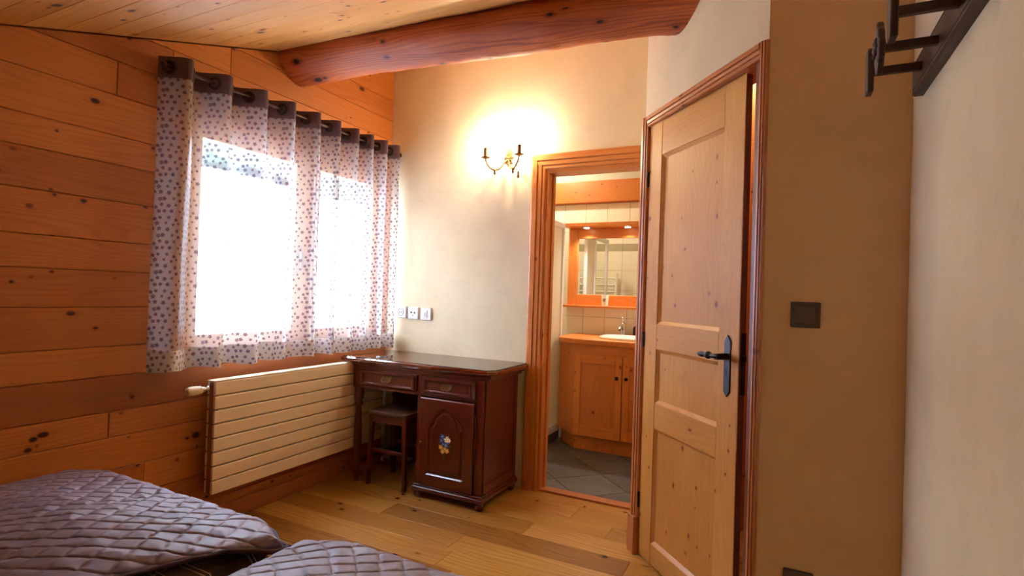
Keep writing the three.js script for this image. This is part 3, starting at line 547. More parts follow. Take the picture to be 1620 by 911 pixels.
// ---------------------------------------------------------------- desk and stool
{
  const t = thing('desk', 'dark glossy mahogany desk with two drawers and a flower-painted cupboard door', 'desk', [-1.9, 0, -3.04]);
  const X = (x) => x + 1.9, Z = (z) => z + 3.04, B = (x0, x1, y0, y1, z0, z1, r = 0.003, g = 'x') => bx(X(x0), X(x1), y0, y1, Z(z0), Z(z1), r, g);
  // top with clipped front corner
  const tp = slab([[X(-2.455), 0], [X(-1.385), 0], [X(-1.372), 0.02], [X(-1.372), 0.415], [X(-1.412), 0.468], [X(-2.455), 0.468]].map(([a, b]) => [a, -b]).reverse(), 0.026, 0.006, 'x'); tp.rotateX(-Math.PI / 2);
  obj('desk_top', guv(tp, 'x'), mahoganyTop, t, [0, 0.747, 0]);
  const gp = slab([[X(-2.445), 0.004], [X(-1.395), 0.004], [X(-1.382), 0.02], [X(-1.382), 0.41], [X(-1.418), 0.46], [X(-2.445), 0.46]].map(([a, b]) => [a, -b]).reverse(), 0.004, 0.0008, 'x'); gp.rotateX(-Math.PI / 2);
  const gl = obj('glass_top', gp, deskGlass, t, [0, 0.7732, 0]); gl.userData.label = 'clear glass sheet on the desk top';
  obj('top_moulding', [B(-2.382, -1.395, 0.728, 0.748, -3.03, -2.592, 0.006), B(-2.38, -1.415, 0.712, 0.729, -3.03, -2.602, 0.004)], mahogany, t);
  // cupboard carcass, right-hand side
  const fz = -2.606;
  obj('side_panel', B(-1.462, -1.44, 0.06, 0.714, -3.03, fz, 0.003, 'y'), mahogany, t);
  obj('side_panel', B(-1.885, -1.865, 0.06, 0.714, -3.03, fz, 0.003, 'y'), mahogany, t);
  obj('front_frame', [B(-1.885, -1.862, 0.06, 0.714, fz - 0.02, fz + 0.001, 0.002, 'y'), B(-1.492, -1.44, 0.06, 0.714, fz - 0.02, fz + 0.001, 0.002, 'y'), B(-1.862, -1.492, 0.588, 0.604, fz - 0.02, fz, 0.002), B(-1.862, -1.492, 0.704, 0.714, fz - 0.02, fz, 0.002)], mahogany, t);
  obj('side_moulding', [B(-1.444, -1.434, 0.1, 0.70, -2.63, -2.615, 0.002, 'y'), B(-1.442, -1.436, 0.10, 0.70, -3.02, -2.98, 0.002, 'y'), B(-1.442, -1.436, 0.10, 0.135, -2.98, -2.63, 0.002, 'z')], mahogany, t);
  obj('base_moulding', [B(-1.895, -1.422, 0.042, 0.068, -3.035, -2.585, 0.008), B(-1.89, -1.43, 0.066, 0.08, -3.03, -2.594, 0.005)], mahogany, t);
  obj('back_panel', B(-2.37, -1.46, 0.06, 0.714, -3.036, -3.024, 0.002, 'x'), mahogany, t);
  for (const [x, z] of [[-1.865, -2.615], [-1.455, -2.615], [-1.865, -3.0], [-1.455, -3.0]]) obj('bun_foot', T3(lathe([[0, 0], [0.016, 0.0], [0.024, 0.008], [0.026, 0.02], [0.022, 0.034], [0.016, 0.043], [0, 0.043]], 20), X(x), 0, Z(z)), mahogany, t);
  // knee-hole side
  obj('apron', [B(-2.37, -1.885, 0.588, 0.606, fz - 0.02, fz, 0.003), B(-2.37, -1.885, 0.704, 0.714, fz - 0.02, fz, 0.002), B(-2.38, -2.325, 0.588, 0.714, fz - 0.045, fz + 0.001, 0.003, 'y'), B(-2.38, -2.36, 0.588, 0.714, -3.02, fz - 0.04, 0.002, 'z')], mahogany, t);
  obj('drawer_box', B(-2.335, -1.886, 0.597, 0.71, -2.99, fz - 0.021, 0.002, 'x'), mahogany, t);
  const legPts = [[0, 0], [0.014, 0], [0.017, 0.03], [0.02, 0.05], [0.014, 0.07], [0.018, 0.12], [0.021, 0.22], [0.021, 0.34], [0.017, 0.43], [0.013, 0.46], [0.022, 0.475], [0.022, 0.485], [0.016, 0.50], [0.025, 0.52], [0.025, 0.59], [0, 0.59]];
  for (const z of [-2.632, -2.99]) obj('leg', T3(lathe(legPts.map(([x, y]) => [x * 1.12, y]), 24), X(-2.352), 0, Z(z)), mahogany, t);
  obj('stretcher', B(-2.36, -2.345, 0.1, 0.13, -2.985, -2.635, 0.004, 'z'), mahogany, t);
  // drawers: bevelled front with a sunk field and a bail pull
  const drawer = (x0, x1, y0, y1, full) => {
    const d = obj('drawer', B(x0, x1, y0, y1, fz - 0.008, fz + 0.006, 0.003), mahogany, t), w = x1 - x0, h = y1 - y0, m = 0.022, cx = (x0 + x1) / 2;
    const fr = (a0, a1, b0, b1, c0, c1, d0, d1) => {             // raised bevelled border
      const o = [[a0, b0], [a1, b0], [a1, b1], [a0, b1]], q = [[c0, d0], [c1, d0], [c1, d1], [c0, d1]], P = []; const z0 = fz + 0.005, z1 = fz + 0.018, tri = (...k) => k.forEach((p) => P.push(X(p[0]), p[1], Z(p[2])));
      const mid = o.map((p, i) => [mix(p[0], q[i][0], 0.38), mix(p[1], q[i][1], 0.38), z1]), mid2 = o.map((p, i) => [mix(p[0], q[i][0], 0.72), mix(p[1], q[i][1], 0.72), z1]), O = o.map((p) => [...p, z0]), Q = q.map((p) => [...p, z0 + 0.002]);
      for (let i = 0; i < 4; i++) { const j = (i + 1) % 4; for (const [A, Bq] of [[O, mid], [mid, mid2], [mid2, Q]]) { tri(A[i], A[j], Bq[j]); tri(A[i], Bq[j], Bq[i]); } }
      const g = new THREE.BufferGeometry(); g.setAttribute('position', new THREE.Float32BufferAttribute(P, 3)); g.computeVertexNormals(); return guv(g, 'x');
    };
    obj('drawer_border', fr(x0, x1, y0, y1, x0 + m * 1.7, x1 - m * 1.7, y0 + m, y1 - m), mahogany, d);
    const cy = (y0 + y1) / 2 + 0.003, zz = Z(fz) + 0.009;
    obj('drawer_pull', [T3(cyl(0.008, 0.008, 0.004, 14).rotateX(Math.PI / 2), X(cx) - 0.028, cy + 0.008, zz), T3(cyl(0.008, 0.008, 0.004, 14).rotateX(Math.PI / 2), X(cx) + 0.028, cy + 0.008, zz), slab([[-0.03, -0.012], [0.03, -0.012], [0.036, 0.004], [0.02, 0.014], [-0.02, 0.014], [-0.036, 0.004]], 0.002, 0.0005).translate(X(cx), cy, zz - 0.003),
      tube([[X(cx) - 0.028, cy + 0.008, zz + 0.006], [X(cx) - 0.030, cy - 0.008, zz + 0.016], [X(cx) - 0.014, cy - 0.016, zz + 0.020], [X(cx), cy - 0.012, zz + 0.021], [X(cx) + 0.014, cy - 0.016, zz + 0.020], [X(cx) + 0.030, cy - 0.008, zz + 0.016], [X(cx) + 0.028, cy + 0.008, zz + 0.006]], 0.0035, 28, 8)], oldBrass, d);
  };
  drawer(-2.323, -1.893, 0.608, 0.704); drawer(-1.858, -1.497, 0.606, 0.702);
  // cupboard door with an arched raised field and a painted bouquet
  const dx0 = -1.858, dx1 = -1.495, dy0 = 0.082, dy1 = 0.584, cx = (dx0 + dx1) / 2;
  const arch = (inset) => {                                       // outline of the arched field
    const a = dx0 + 0.062 + inset, b = dx1 - 0.062 - inset, y0 = dy0 + 0.07 + inset, ys = dy1 - 0.16 - inset * 0.6, yt = dy1 - 0.055 - inset, pts = [[a, y0], [b, y0], [b, ys]];
    for (let k = 0; k <= 20; k++) { const u = k / 20, x = b + (a - b) * u, s = Math.abs(2 * u - 1); pts.push([x, s > 0.82 ? ys : ys + 0.012 + (yt - ys - 0.012) * Math.pow(Math.cos(s / 0.82 * Math.PI / 2), 0.75)]); }
    pts.push([a, ys]); return pts.map(([x, y]) => [X(x), y]);
  };
  const door = obj('cupboard_door', slab([[X(dx0), dy0], [X(dx1), dy0], [X(dx1), dy1], [X(dx0), dy1]], 0.02, 0.006, 'y', [arch(0)]), mahogany, t, [0, 0, Z(fz) - 0.002]);
  obj('door_field', slab(arch(0.002), 0.008, 0, 'y'), mahogany, door, [0, 0, 0.001]);
  const raised = new THREE.ExtrudeGeometry(shapeOf(arch(0.03)), { depth: 0.002, bevelEnabled: true, bevelSize: 0.014, bevelThickness: 0.008, bevelSegments: 2, bevelOffset: 0 });
  obj('raised_panel', guv(raised, 'y'), mahogany, door, [0, 0, 0.008]);
  const cv = document.createElement('canvas'); cv.width = 256; cv.height = 384; const g = cv.getContext('2d'); g.clearRect(0, 0, 256, 384);
  const flower = (x, y, r, c, m, n = 5) => { for (let k = 0; k < n; k++) { const a = k / n * 2 * Math.PI + x; g.fillStyle = c; g.beginPath(); g.ellipse(x + Math.cos(a) * r * 0.62, y + Math.sin(a) * r * 0.62, r * 0.55, r * 0.42, a, 0, 7); g.fill(); } g.fillStyle = m; g.beginPath(); g.arc(x, y, r * 0.28, 0, 7); g.fill(); };
  g.lineCap = 'round';
  for (const [x0, y0, x1, y1, w] of [[128, 190, 120, 370, 5], [150, 220, 134, 360, 4], [110, 220, 126, 350, 4], [120, 160, 40, 130, 4], [140, 170, 236, 200, 4], [150, 100, 196, 50, 4], [80, 130, 50, 190, 4], [150, 230, 220, 270, 4]]) { g.strokeStyle = '#3d5a34'; g.lineWidth = w; g.beginPath(); g.moveTo(x0, y0); g.quadraticCurveTo((x0 + x1) / 2 + 8, (y0 + y1) / 2 - 8, x1, y1); g.stroke(); }
  for (const [x, y, a] of [[48, 150, 0.4], [222, 190, 2.4], [205, 262, 0.6], [60, 200, 2.8], [190, 60, 2.1], [128, 330, 1.2]]) { g.fillStyle = '#4a6a3c'; g.beginPath(); g.ellipse(x, y, 20, 7, a, 0, 7); g.fill(); }
  for (const [x, y, r] of [[96, 78, 30], [84, 124, 30], [122, 100, 26], [150, 178, 30], [110, 168, 26], [176, 150, 20]]) flower(x, y, r, x % 3 ? '#35508f' : '#4b73b4', '#d8c47a');
  for (const [x, y, r] of [[158, 112, 30], [196, 112, 25], [170, 84, 22]]) flower(x, y, r, '#f0d9a0', '#c98a2e');
  for (const [x, y, r] of [[78, 212, 30], [106, 262, 28], [170, 246, 30], [134, 226, 22]]) flower(x, y, r, '#e0a040', '#f2dc9a');
  const art = new THREE.CanvasTexture(cv); art.colorSpace = THREE.SRGBColorSpace;
  const pm = obj('painted_bouquet', new THREE.PlaneGeometry(0.115, 0.172), std(new THREE.Color(1, 1, 1), 0.35, { map: art, transparent: true }), door, [X(cx) - 0.004, 0.325, 0.0188]); pm.userData.label = 'painted bunch of blue, cream and yellow flowers';
  obj('door_knob', T3(lathe([[0, 0], [0.004, 0], [0.004, 0.006], [0.007, 0.01], [0.006, 0.014], [0, 0.016]], 16).rotateX(Math.PI / 2), X(dx0 + 0.022), 0.33, 0.02), brass, door);
  obj('hinge_rod', T3(cyl(0.003, 0.003, 0.27, 10), X(dx1 + 0.008), 0.385, 0.012), oldBrass, door);
}
{
  const t = thing('stool', 'small dark wooden stool with a woven seat tucked under the desk', 'stool', [-2.11, 0, -2.74]);
  const w = 0.137, d = 0.125;
  for (const [a, b] of [[-1, 1], [1, 1], [-1, -1], [1, -1]]) { const g = new RoundedBoxGeometry(0.03, 0.435, 0.03, 1, 0.005), p = g.attributes.position; for (let i = 0; i < p.count; i++) { const k = (0.2175 - p.getY(i)) / 0.435; p.setX(i, p.getX(i) * (1 - 0.25 * k) + a * 0.012 * k); p.setZ(i, p.getZ(i) * (1 - 0.25 * k) + b * 0.008 * k); } g.computeVertexNormals(); obj('leg', guv(g, 'y'), stoolWood, t, [a * (w - 0.012), 0.2175, b * (d - 0.012)]); }
  for (const b of [-1, 1]) { obj('stretcher', bx(-w + 0.02, w - 0.02, 0.205, 0.227, b * d - 0.009 - b * 0.008, b * d + 0.009 - b * 0.008, 0.004, 'x'), stoolWood, t); obj('seat_rail', bx(-w + 0.012, w - 0.012, 0.385, 0.43, b * (d - 0.012) - 0.01, b * (d - 0.012) + 0.01, 0.003, 'x'), stoolWood, t); }
  for (const a of [-1, 1]) { obj('stretcher', bx(a * w - 0.009 - a * 0.01, a * w + 0.009 - a * 0.01, 0.15, 0.17, -d + 0.02, d - 0.02, 0.004, 'z'), stoolWood, t); obj('seat_rail', bx(a * (w - 0.012) - 0.01, a * (w - 0.012) + 0.01, 0.385, 0.43, -d + 0.012, d - 0.012, 0.003, 'z'), stoolWood, t); }
  const s = new RoundedBoxGeometry(0.29, 0.03, 0.265, 4, 0.012), p = s.attributes.position;
  for (let i = 0; i < p.count; i++) if (p.getY(i) > 0) p.setY(i, p.getY(i) - 0.008 * (1 - Math.pow(p.getX(i) / 0.145, 2)) * (1 - Math.pow(p.getZ(i) / 0.13, 2)));
  s.computeVertexNormals(); obj('seat', guv(s, 'x'), std(new THREE.Color(1, 1, 1), 0.75, { map: rushMap }), t, [0, 0.443, 0]);
}

// ---------------------------------------------------------------- wall sockets and switches
function plateThing(name, label, cat, x, y, z, s, mat, build, group) {
  const t = thing(name, label, cat, [x, y, z], 0, group);
  obj('plate', T3(guv(new RoundedBoxGeometry(s, s * 0.96, 0.012, 2, 0.004), 'x'), 0, 0, 0.006), mat, t);
  build(t); return t;
}
plateThing('wall_socket', 'white socket with a round sunk outlet, the one of three nearest the curtain', 'socket', -2.375, 1.047, ZB, 0.086, whitePlastic, (t) => {
  obj('outlet', T3(lathe([[0.0, 0.002], [0.024, 0.002], [0.026, 0.014], [0.023, 0.0145], [0.021, 0.004], [0, 0.004]], 28).rotateX(Math.PI / 2), 0, 0, 0), greyPlastic, t);
  for (const a of [-1, 1]) obj('contact_hole', T3(cyl(0.004, 0.004, 0.002, 12).rotateX(Math.PI / 2), a * 0.0095, 0, 0.0135), hole, t);
});
plateThing('wall_socket', 'white socket with three small dark holes, middle one of three over the desk', 'socket', -2.272, 1.044, ZB, 0.086, whitePlastic, (t) => {
  for (const [x, y, r] of [[-0.014, 0.004, 0.007], [0.014, 0.002, 0.007], [0.0, -0.016, 0.004]]) obj('contact_hole', T3(cyl(r, r, 0.002, 14).rotateX(Math.PI / 2), x, y, 0.0122), hole, t);
});
plateThing('light_switch', 'white switch plate with a narrow rocker, next to two white sockets over the desk', 'switch', -2.165, 1.042, ZB, 0.086, whitePlastic, (t) => {
  const k = obj('rocker', guv(new RoundedBoxGeometry(0.026, 0.05, 0.008, 2, 0.003), 'x'), whitePlastic, t, [0, 0, 0.013], [R(4), 0, 0]);
  obj('indicator_line', bx(-0.002, 0.002, -0.016, 0.012, 0.003, 0.0046, 0.0005), greyPlastic, k);
});
plateThing('light_switch', 'square dark brown switch on the shaded plaster wall beside the panelled door', 'switch', 0.073, 1.164, ZS, 0.084, darkPlastic, (t) => {
  obj('rocker', guv(new RoundedBoxGeometry(0.058, 0.056, 0.008, 2, 0.003), 'x'), darkPlastic2, t, [0, 0, 0.012], [R(3), 0, 0]);
});
plateThing('wall_socket', 'square dark brown socket low on the plaster wall under the brown switch', 'socket', 0.072, 0.323, ZS, 0.084, darkPlastic, (t) => {
  obj('outlet', T3(lathe([[0.0, 0.004], [0.021, 0.004], [0.024, 0.0145], [0.021, 0.015], [0.019, 0.006], [0, 0.006]], 24).rotateX(Math.PI / 2), 0, 0, 0), darkPlastic2, t);
});

// ---------------------------------------------------------------- coat rack on the right wall
{
  const t = thing('coat_rack', 'dark wooden coat rack with long pegs ending in carved boards', 'coat rack', [XR, 1.826, -1.4]);
  const pr = [[0, -0.048], [-0.020, -0.048], [-0.025, -0.043], [-0.025, -0.036], [-0.022, -0.034], [-0.025, -0.032], [-0.025, 0.032], [-0.022, 0.034], [-0.025, 0.037], [-0.02, 0.048], [0, 0.048]];
  const g = new THREE.ExtrudeGeometry(shapeOf(pr), { depth: 0.91, bevelEnabled: false }); obj('board', guv(g, 'z'), darkWood, t, [0, 0, -0.41]);
  [-1.703, -1.542, -1.372].forEach((z, k) => {
    const peg = obj('peg', bx(-0.132, -0.02, -0.0105, 0.0105, -0.0085, 0.0085, 0.003, 'x'), darkWood, t, [0, k === 1 ? -0.008 : -0.004, z + 1.4]);
    if (k === 1) {                                                // carved flower-shaped end
      const pts = []; for (let i = 0; i < 48; i++) { const a = i / 48 * 2 * Math.PI, r = 0.037 + 0.017 * Math.pow(Math.abs(Math.cos(2 * a)), 0.8) * (Math.abs(Math.sin(a)) > 0.5 ? 1 : 0.55) + 0.004 * Math.cos(8 * a); pts.push([Math.cos(a) * r * 0.75, Math.sin(a) * r * 1.12]); }
      const f = slab(pts, 0.015, 0.003, 'y'); f.rotateY(Math.PI / 2); obj('end_board', f, darkWood, peg, [-0.145, 0, 0]);
      const rz = []; for (let i = 0; i < 30; i++) { const a = i / 30 * 2 * Math.PI, r = 0.019 + 0.007 * Math.cos(6 * a); rz.push([Math.cos(a) * r, Math.sin(a) * r]); }
      const q = slab(rz, 0.008, 0.003, 'y'); q.rotateY(-Math.PI / 2); obj('rosette', q, darkWood, peg, [-0.143, 0, 0]);
    } else { const f = slab([[-0.02, -0.058], [0.02, -0.058], [0.022, -0.05], [0.022, 0.05], [0.016, 0.058], [-0.016, 0.058], [-0.022, 0.05], [-0.022, -0.05]], 0.015, 0.002, 'y'); f.rotateY(Math.PI / 2); obj('end_board', f, darkWood, peg, [-0.145, 0, 0]); }
  });
}

// ---------------------------------------------------------------- brass wall lamp
{
  const P = [-1.568, 2.07, ZB], t = thing('wall_lamp', 'two-armed brass candle wall lamp on the plaster wall above the desk', 'wall lamp', P);
  const leaf = []; for (const [x, y] of [[0, -0.06], [0.012, -0.045], [0.028, -0.04], [0.02, -0.02], [0.034, -0.004], [0.022, 0.01], [0.026, 0.03], [0.012, 0.038], [0, 0.066]]) leaf.push([x, y]);
  const full = [...leaf, ...leaf.slice(1, -1).reverse().map(([x, y]) => [-x, y])];
  obj('back_plate', [slab(full, 0.009, 0.003, 'y'), T3(new THREE.SphereGeometry(0.013, 16, 12), 0, -0.008, 0.012)], oldBrass, t);
  const arm = (s) => {
    const cx = s * 0.117, cz = 0.10;
    const a = obj('arm', [tube([[0, -0.012, 0.014], [s * 0.018, -0.045, 0.035], [s * 0.045, -0.088, 0.06], [s * 0.082, -0.088, 0.085], [s * 0.108, -0.055, 0.097], [cx, -0.025, cz]], 0.0054, 40, 8), tube([[s * 0.004, -0.02, 0.014], [s * 0.03, -0.02, 0.02], [s * 0.036, -0.04, 0.036], [s * 0.026, -0.05, 0.04]], 0.003, 18, 6), T3(lathe([[0, -0.03], [0.004, -0.028], [0.009, -0.02], [0.005, -0.012], [0.008, -0.006], [0.013, -0.001], [0.004, 0.003], [0, 0.003]], 16), s * 0.064, -0.095, 0.073), T3(lathe([[0, 0], [0.008, 0.002], [0.028, 0.009], [0.032, 0.013], [0.027, 0.013], [0.006, 0.006], [0, 0.006]], 20), cx, -0.028, cz)], oldBrass, t);
    obj('candle_sleeve', T3(cyl(0.0125, 0.0135, 0.066, 18), cx, 0.01, cz), oldBrass, a);
    obj('bulb', T3(lathe([[0, 0], [0.006, 0.001], [0.0075, 0.012], [0.012, 0.026], [0.0125, 0.036], [0.009, 0.05], [0.004, 0.062], [0, 0.068]], 18), cx, 0.0435, cz), bulbGlow, a);
    const L = new THREE.PointLight(WARM, SCONCE); L.position.set(cx, 0.074, cz); L.castShadow = true; L.shadow.radius = 0.6; L.name = 'bulb'; t.add(L);
  };
  arm(-1); arm(1);
  obj('leaf_spray', [tube([[0, 0.012, 0.01], [-0.025, 0.03, 0.03], [-0.06, 0.028, 0.045]], 0.0025, 16, 6), slab([[-0.018, 0], [-0.004, -0.007], [0.016, -0.002], [0.018, 0.004], [0, 0.008]], 0.004, 0.001).rotateZ(-0.7).translate(-0.064, 0.022, 0.045)], oldBrass, t);
  obj('pendant_drop', [tube([[0.03, -0.05, 0.035], [0.07, -0.09, 0.07], [0.105, -0.115, 0.085]], 0.0025, 14, 6), T3(lathe([[0, -0.04], [0.007, -0.036], [0.009, -0.028], [0.005, -0.014], [0.007, -0.006], [0.004, 0.004], [0, 0.006]], 14), 0.108, -0.12, 0.086)], oldBrass, t);
}

// ---------------------------------------------------------------- bathroom things
{
  // vanity cabinet with a chamfered end
  const v = thing('vanity_cabinet', 'honey pine bathroom vanity cabinet with panelled doors and dark knobs', 'cabinet', [-1.05, 0, -4.3]);
  const X = (x) => x + 1.05, Z = (z) => z + 4.3, fz = -4.06, xr = -0.47;
  const outline = (e, f) => [[X(-1.634 + e), -Z(BZ + 0.004)], [X(-1.634 + e), -Z(fz - 0.165 + f)], [X(-1.447 + e * 0.6), -Z(fz + f)], [X(xr), -Z(fz + f)], [X(xr), -Z(BZ + 0.004)]];
  const up = (g, y, h) => guv(g.rotateX(-Math.PI / 2), 'y').translate(0, y, 0);
  const pts = outline(0, 0);
  obj('carcass', up(slab(pts.slice().reverse().map((p) => p), 0.71, 0.002), 0.11), bathPineClear, v);
  obj('toe_kick', up(slab(outline(0.03, -0.01).slice().reverse(), 0.11, 0), 0), bathPineClear, v);
  obj('top_rail', bx(X(-1.44), X(xr), 0.705, 0.822, Z(fz), Z(fz) + 0.006, 0.002, 'x'), bathPineClear, v);
  const doorAt = (x0, x1) => {
    const y0 = 0.112, y1 = 0.745, s = 0.05, m = obj('door', bx(X(x0) , X(x0) + s, y0, y1, Z(fz), Z(fz) + 0.02, 0.003, 'y'), bathPine, v);
    obj('door_stile', bx(X(x1) - s, X(x1), y0, y1, Z(fz), Z(fz) + 0.02, 0.003, 'y'), bathPine, m);
    obj('door_rail', bx(X(x0) + s, X(x1) - s, y1 - s * 1.3, y1, Z(fz), Z(fz) + 0.0195, 0.003, 'x'), bathPine, m);
    obj('door_rail', bx(X(x0) + s, X(x1) - s, y0, y0 + s * 1.5, Z(fz), Z(fz) + 0.0195, 0.003, 'x'), bathPine, m);
    obj('door_panel', bx(X(x0) + s - 0.003, X(x1) - s + 0.003, y0 + s * 1.5 - 0.003, y1 - s * 1.3 + 0.003, Z(fz), Z(fz) + 0.009, 0.002, 'y'), bathPineClear, m);
    return m;
  };
  const d1 = doorAt(-1.435, -1.058), d2 = doorAt(-1.05, -0.68);
  for (const [d, x] of [[d1, -1.09], [d2, -1.018]]) obj('knob', T3(lathe([[0, 0], [0.006, 0], [0.006, 0.008], [0.014, 0.014], [0.014, 0.022], [0.008, 0.027], [0, 0.028]], 18).rotateX(Math.PI / 2), X(x), 0.585, Z(fz) + 0.02), ironDark, d);
  // countertop with basin
  const c = thing('vanity_countertop', 'rounded pine countertop lying on the bathroom vanity cabinet', 'countertop', [-1.05, 0.822, -4.3]);
  const ct = [[X(-1.634), -Z(BZ + 0.003)], [X(-1.634), -Z(-4.19)], [X(-1.60), -Z(-4.11)], [X(-1.52), -Z(-4.045)], [X(-1.44), -Z(-4.025)], [X(xr), -Z(-4.025)], [X(xr), -Z(BZ + 0.003)]];
  const cg = new THREE.ExtrudeGeometry(shapeOf(ct.slice().reverse()), { depth: 0.02, bevelEnabled: true, bevelSize: 0.012, bevelThickness: 0.012, bevelOffset: -0.012, bevelSegments: 3 }); cg.rotateX(-Math.PI / 2); guv(cg, 'x'); cg.translate(0, 0.0125, 0);
  obj('countertop', cg, bathPine, c);
  const b = thing('washbasin', 'white oval washbasin set in the pine countertop', 'washbasin', [-1.05, 0.866, -4.30]);
  const bs = lathe([[0, 0.003], [0.1, 0.0035], [0.17, 0.006], [0.205, 0.014], [0.216, 0.021], [0.228, 0.022], [0.240, 0.016], [0.243, 0.006], [0.240, 0.0006], [0, 0.0006]], 48); bs.scale(1.1, 1, 0.8);
  obj('basin', bs, ceramic, b); obj('drain', T3(cyl(0.02, 0.02, 0.003, 20), 0, 0.006, 0), chrome, b);
  const f = thing('tap', 'chrome mixer tap with upright spout behind the washbasin', 'tap', [-1.175, 0.8675, -4.50]);
  obj('tap_body', [lathe([[0, 0], [0.026, 0], [0.026, 0.008], [0.019, 0.014], [0.018, 0.09], [0.02, 0.1], [0.018, 0.118], [0, 0.12]], 20), tube([[0, 0.06, 0.01], [0, 0.085, 0.05], [0, 0.082, 0.10], [0, 0.065, 0.12]], 0.010, 20, 10)], chrome, f);
  obj('lever', [T3(cyl(0.004, 0.006, 0.06, 10).rotateX(0.6), 0, 0.135, 0.014), T3(new THREE.SphereGeometry(0.007, 10, 8), 0, 0.16, 0.03)], chrome, f);
  const so = thing('soap_dispenser', 'small dark soap dispenser standing on the countertop by the tap', 'dispenser', [-1.07, 0.8675, -4.53]);
  obj('bottle', lathe([[0, 0], [0.028, 0.001], [0.03, 0.01], [0.03, 0.075], [0.022, 0.09], [0.01, 0.096], [0.01, 0.104], [0, 0.104]], 20), ironDark, so);
  obj('pump', [T3(cyl(0.004, 0.004, 0.03, 8), 0, 0.119, 0), bx(-0.006, 0.006, 0.13, 0.137, -0.006, 0.03, 0.002)], nickelDark, so);
}
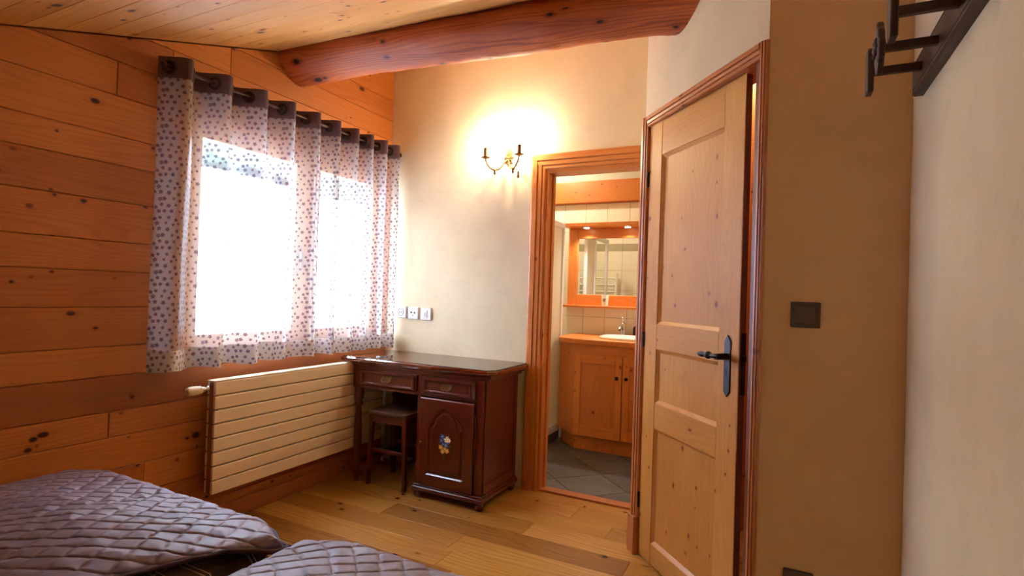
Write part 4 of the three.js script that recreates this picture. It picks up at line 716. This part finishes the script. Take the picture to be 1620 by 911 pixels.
{
  // mirror cabinet with lit canopy
  const m = thing('vanity_mirror', 'pine framed bathroom mirror with a lit canopy and shelf ledge', 'mirror', [-1.35, 1.1, BZ]);
  const x0 = -0.36, x1 = 0.78, Y = (y) => y - 1.1;
  obj('frame_stile', bx(x0, x0 + 0.085, Y(1.12), Y(1.80), 0.001, 0.035, 0.004, 'y'), bathPineClear, m); obj('frame_stile', bx(x1 - 0.085, x1, Y(1.12), Y(1.80), 0.001, 0.035, 0.004, 'y'), bathPineClear, m);
  obj('frame_rail', bx(x0 + 0.085, x1 - 0.085, Y(1.12), Y(1.215), 0.001, 0.034, 0.004, 'x'), bathPineClear, m); obj('frame_rail', bx(x0 + 0.085, x1 - 0.085, Y(1.71), Y(1.80), 0.001, 0.034, 0.004, 'x'), bathPineClear, m);
  obj('mirror_glass', bx(x0 + 0.083, x1 - 0.083, Y(1.213), Y(1.712), 0.012, 0.017, 0), mirrorGlass, m);
  obj('canopy', bx(x0 - 0.01, x1 + 0.01, Y(1.80), Y(1.825), 0.001, 0.20, 0.004, 'x'), bathPineClear, m);
  obj('canopy_front', bx(x0 - 0.012, x1 + 0.012, Y(1.795), Y(1.828), 0.18, 0.202, 0.004, 'x'), bathPineClear, m);
  obj('shelf', bx(x0 - 0.02, x1 + 0.02, Y(1.10), Y(1.121), 0.001, 0.13, 0.004, 'x'), bathPineClear, m);
  for (const x of [-0.17, 0.19, 0.55]) {
    const d = obj('lamp', T3(cyl(0.032, 0.032, 0.008, 24), x, Y(1.797), 0.115), chrome, m); obj('lamp_disc', T3(cyl(0.025, 0.025, 0.006, 24), x, Y(1.7915), 0.115), discGlow, d);
    const L = new THREE.SpotLight(WARM.clone().lerp(new THREE.Color(1, 1, 1), 0.35), BATH_SPOT, 0, R(62), 0.6); L.position.set(x, Y(1.782), 0.115); L.target.position.set(x, Y(0.5), 0.13); L.castShadow = true; L.name = 'lamp_disc'; m.add(L, L.target);
  }
  const g = thing('tumbler', 'small white tumbler standing on the ledge below the mirror', 'cup', [-1.345, 1.1215, BZ + 0.085]);
  obj('cup', lathe([[0, 0], [0.024, 0], [0.026, 0.004], [0.032, 0.092], [0.0295, 0.092], [0.024, 0.008], [0, 0.006]], 24), ceramic, g);
  obj('printed_mark', T3(new THREE.CylinderGeometry(0.0308, 0.0296, 0.026, 16, 1, true, -0.5, 1.0), 0, 0.05, 0), phy(C(176, 160, 130), 0.4), g);
  // shower enclosure at the left
  const s = thing('shower_enclosure', 'glass shower enclosure with white frame standing on a tray at the bathroom wall', 'shower', [BXL, 0, -4.2]);
  obj('shower_tray', bx(-0.74, 0.012, 0.07, 0.105, -0.09, 0.62, 0.006), ceramic, s);
  const sk = obj('tray_front', bx(-0.04, 0.004, 0.001, 0.071, -0.09, 0.62, 0.001), slate[1], s); sk.userData.label = 'dark tiled front of the tray';
  obj('top_track', bx(-0.03, 0.012, 1.765, 1.805, -0.09, 0.62, 0.004, 'z'), whitePlastic, s); obj('bottom_track', bx(-0.03, 0.012, 0.104, 0.135, -0.09, 0.62, 0.004, 'z'), whitePlastic, s);
  for (const z of [0.605, 0.2, -0.075]) obj('frame_post', bx(-0.022, 0.008, 0.134, 1.766, z - 0.012, z + 0.012, 0.004, 'y'), whitePlastic, s);
  obj('glass_panel', bx(-0.009, -0.005, 0.134, 1.766, 0.212, 0.593, 0), showerGlass, s);
  const fp = obj('glass_panel', bx(-0.009, -0.005, 0.134, 1.766, -0.063, 0.188, 0), frosted, s); fp.userData.label = 'frosted cream glass panel';
  const rl = thing('towel_radiator', 'white ladder towel radiator on the tiled wall, seen in the mirror', 'radiator', [-1.86, 0.75, ZB - 0.19]);
  for (const x of [-0.22, 0.22]) obj('upright', T3(cyl(0.014, 0.014, 0.72, 14), x, 0.36, 0), ceramic, rl);
  for (let k = 0; k < 9; k++) obj('rung', T3(cyl(0.009, 0.009, 0.44, 12).rotateZ(Math.PI / 2), 0, 0.06 + k * 0.075, 0), ceramic, rl);
  for (const x of [-0.2, 0.2]) obj('wall_mount', T3(cyl(0.008, 0.008, 0.085, 10).rotateX(Math.PI / 2), x, 0.6, 0.04), ceramic, rl);
  const cl = thing('ceiling_lamp', 'round bathroom ceiling lamp above the shower', 'lamp', [-1.85, 2.5, -4.15]);
  obj('lamp_base', T3(cyl(0.11, 0.11, 0.015, 32), 0, -0.008, 0), whitePlastic, cl); obj('lamp_shade', T3(lathe([[0, -0.07], [0.05, -0.066], [0.085, -0.05], [0.1, -0.02], [0.1, -0.016], [0, -0.016]], 32), 0, 0, 0), discGlow, cl);
  const L = new THREE.PointLight(WARM.clone().lerp(new THREE.Color(1, 1, 1), 0.3), BATH_CEILING); L.position.set(0, -0.04, 0); L.castShadow = true; L.shadow.radius = 2; L.name = 'lamp_shade'; cl.add(L);
  const pl = thing('ceiling_lamp', 'small ceiling lamp in the passage behind the panelled door', 'lamp', [-0.2, 2.5, -2.97]);
  obj('lamp_base', T3(cyl(0.08, 0.08, 0.012, 24), 0, -0.006, 0), whitePlastic, pl); obj('lamp_shade', T3(lathe([[0, -0.06], [0.04, -0.056], [0.07, -0.04], [0.078, -0.013], [0, -0.013]], 24), 0, 0, 0), discGlow, pl);
  const L2 = new THREE.PointLight(WARM, HALL); L2.position.set(0, -0.035, 0); L2.castShadow = true; L2.shadow.radius = 2; L2.name = 'lamp_shade'; pl.add(L2);
}

scene.traverse((o) => { if (o.isMesh) { o.castShadow = o.receiveShadow = true; } });
renderer.render(scene, camera);
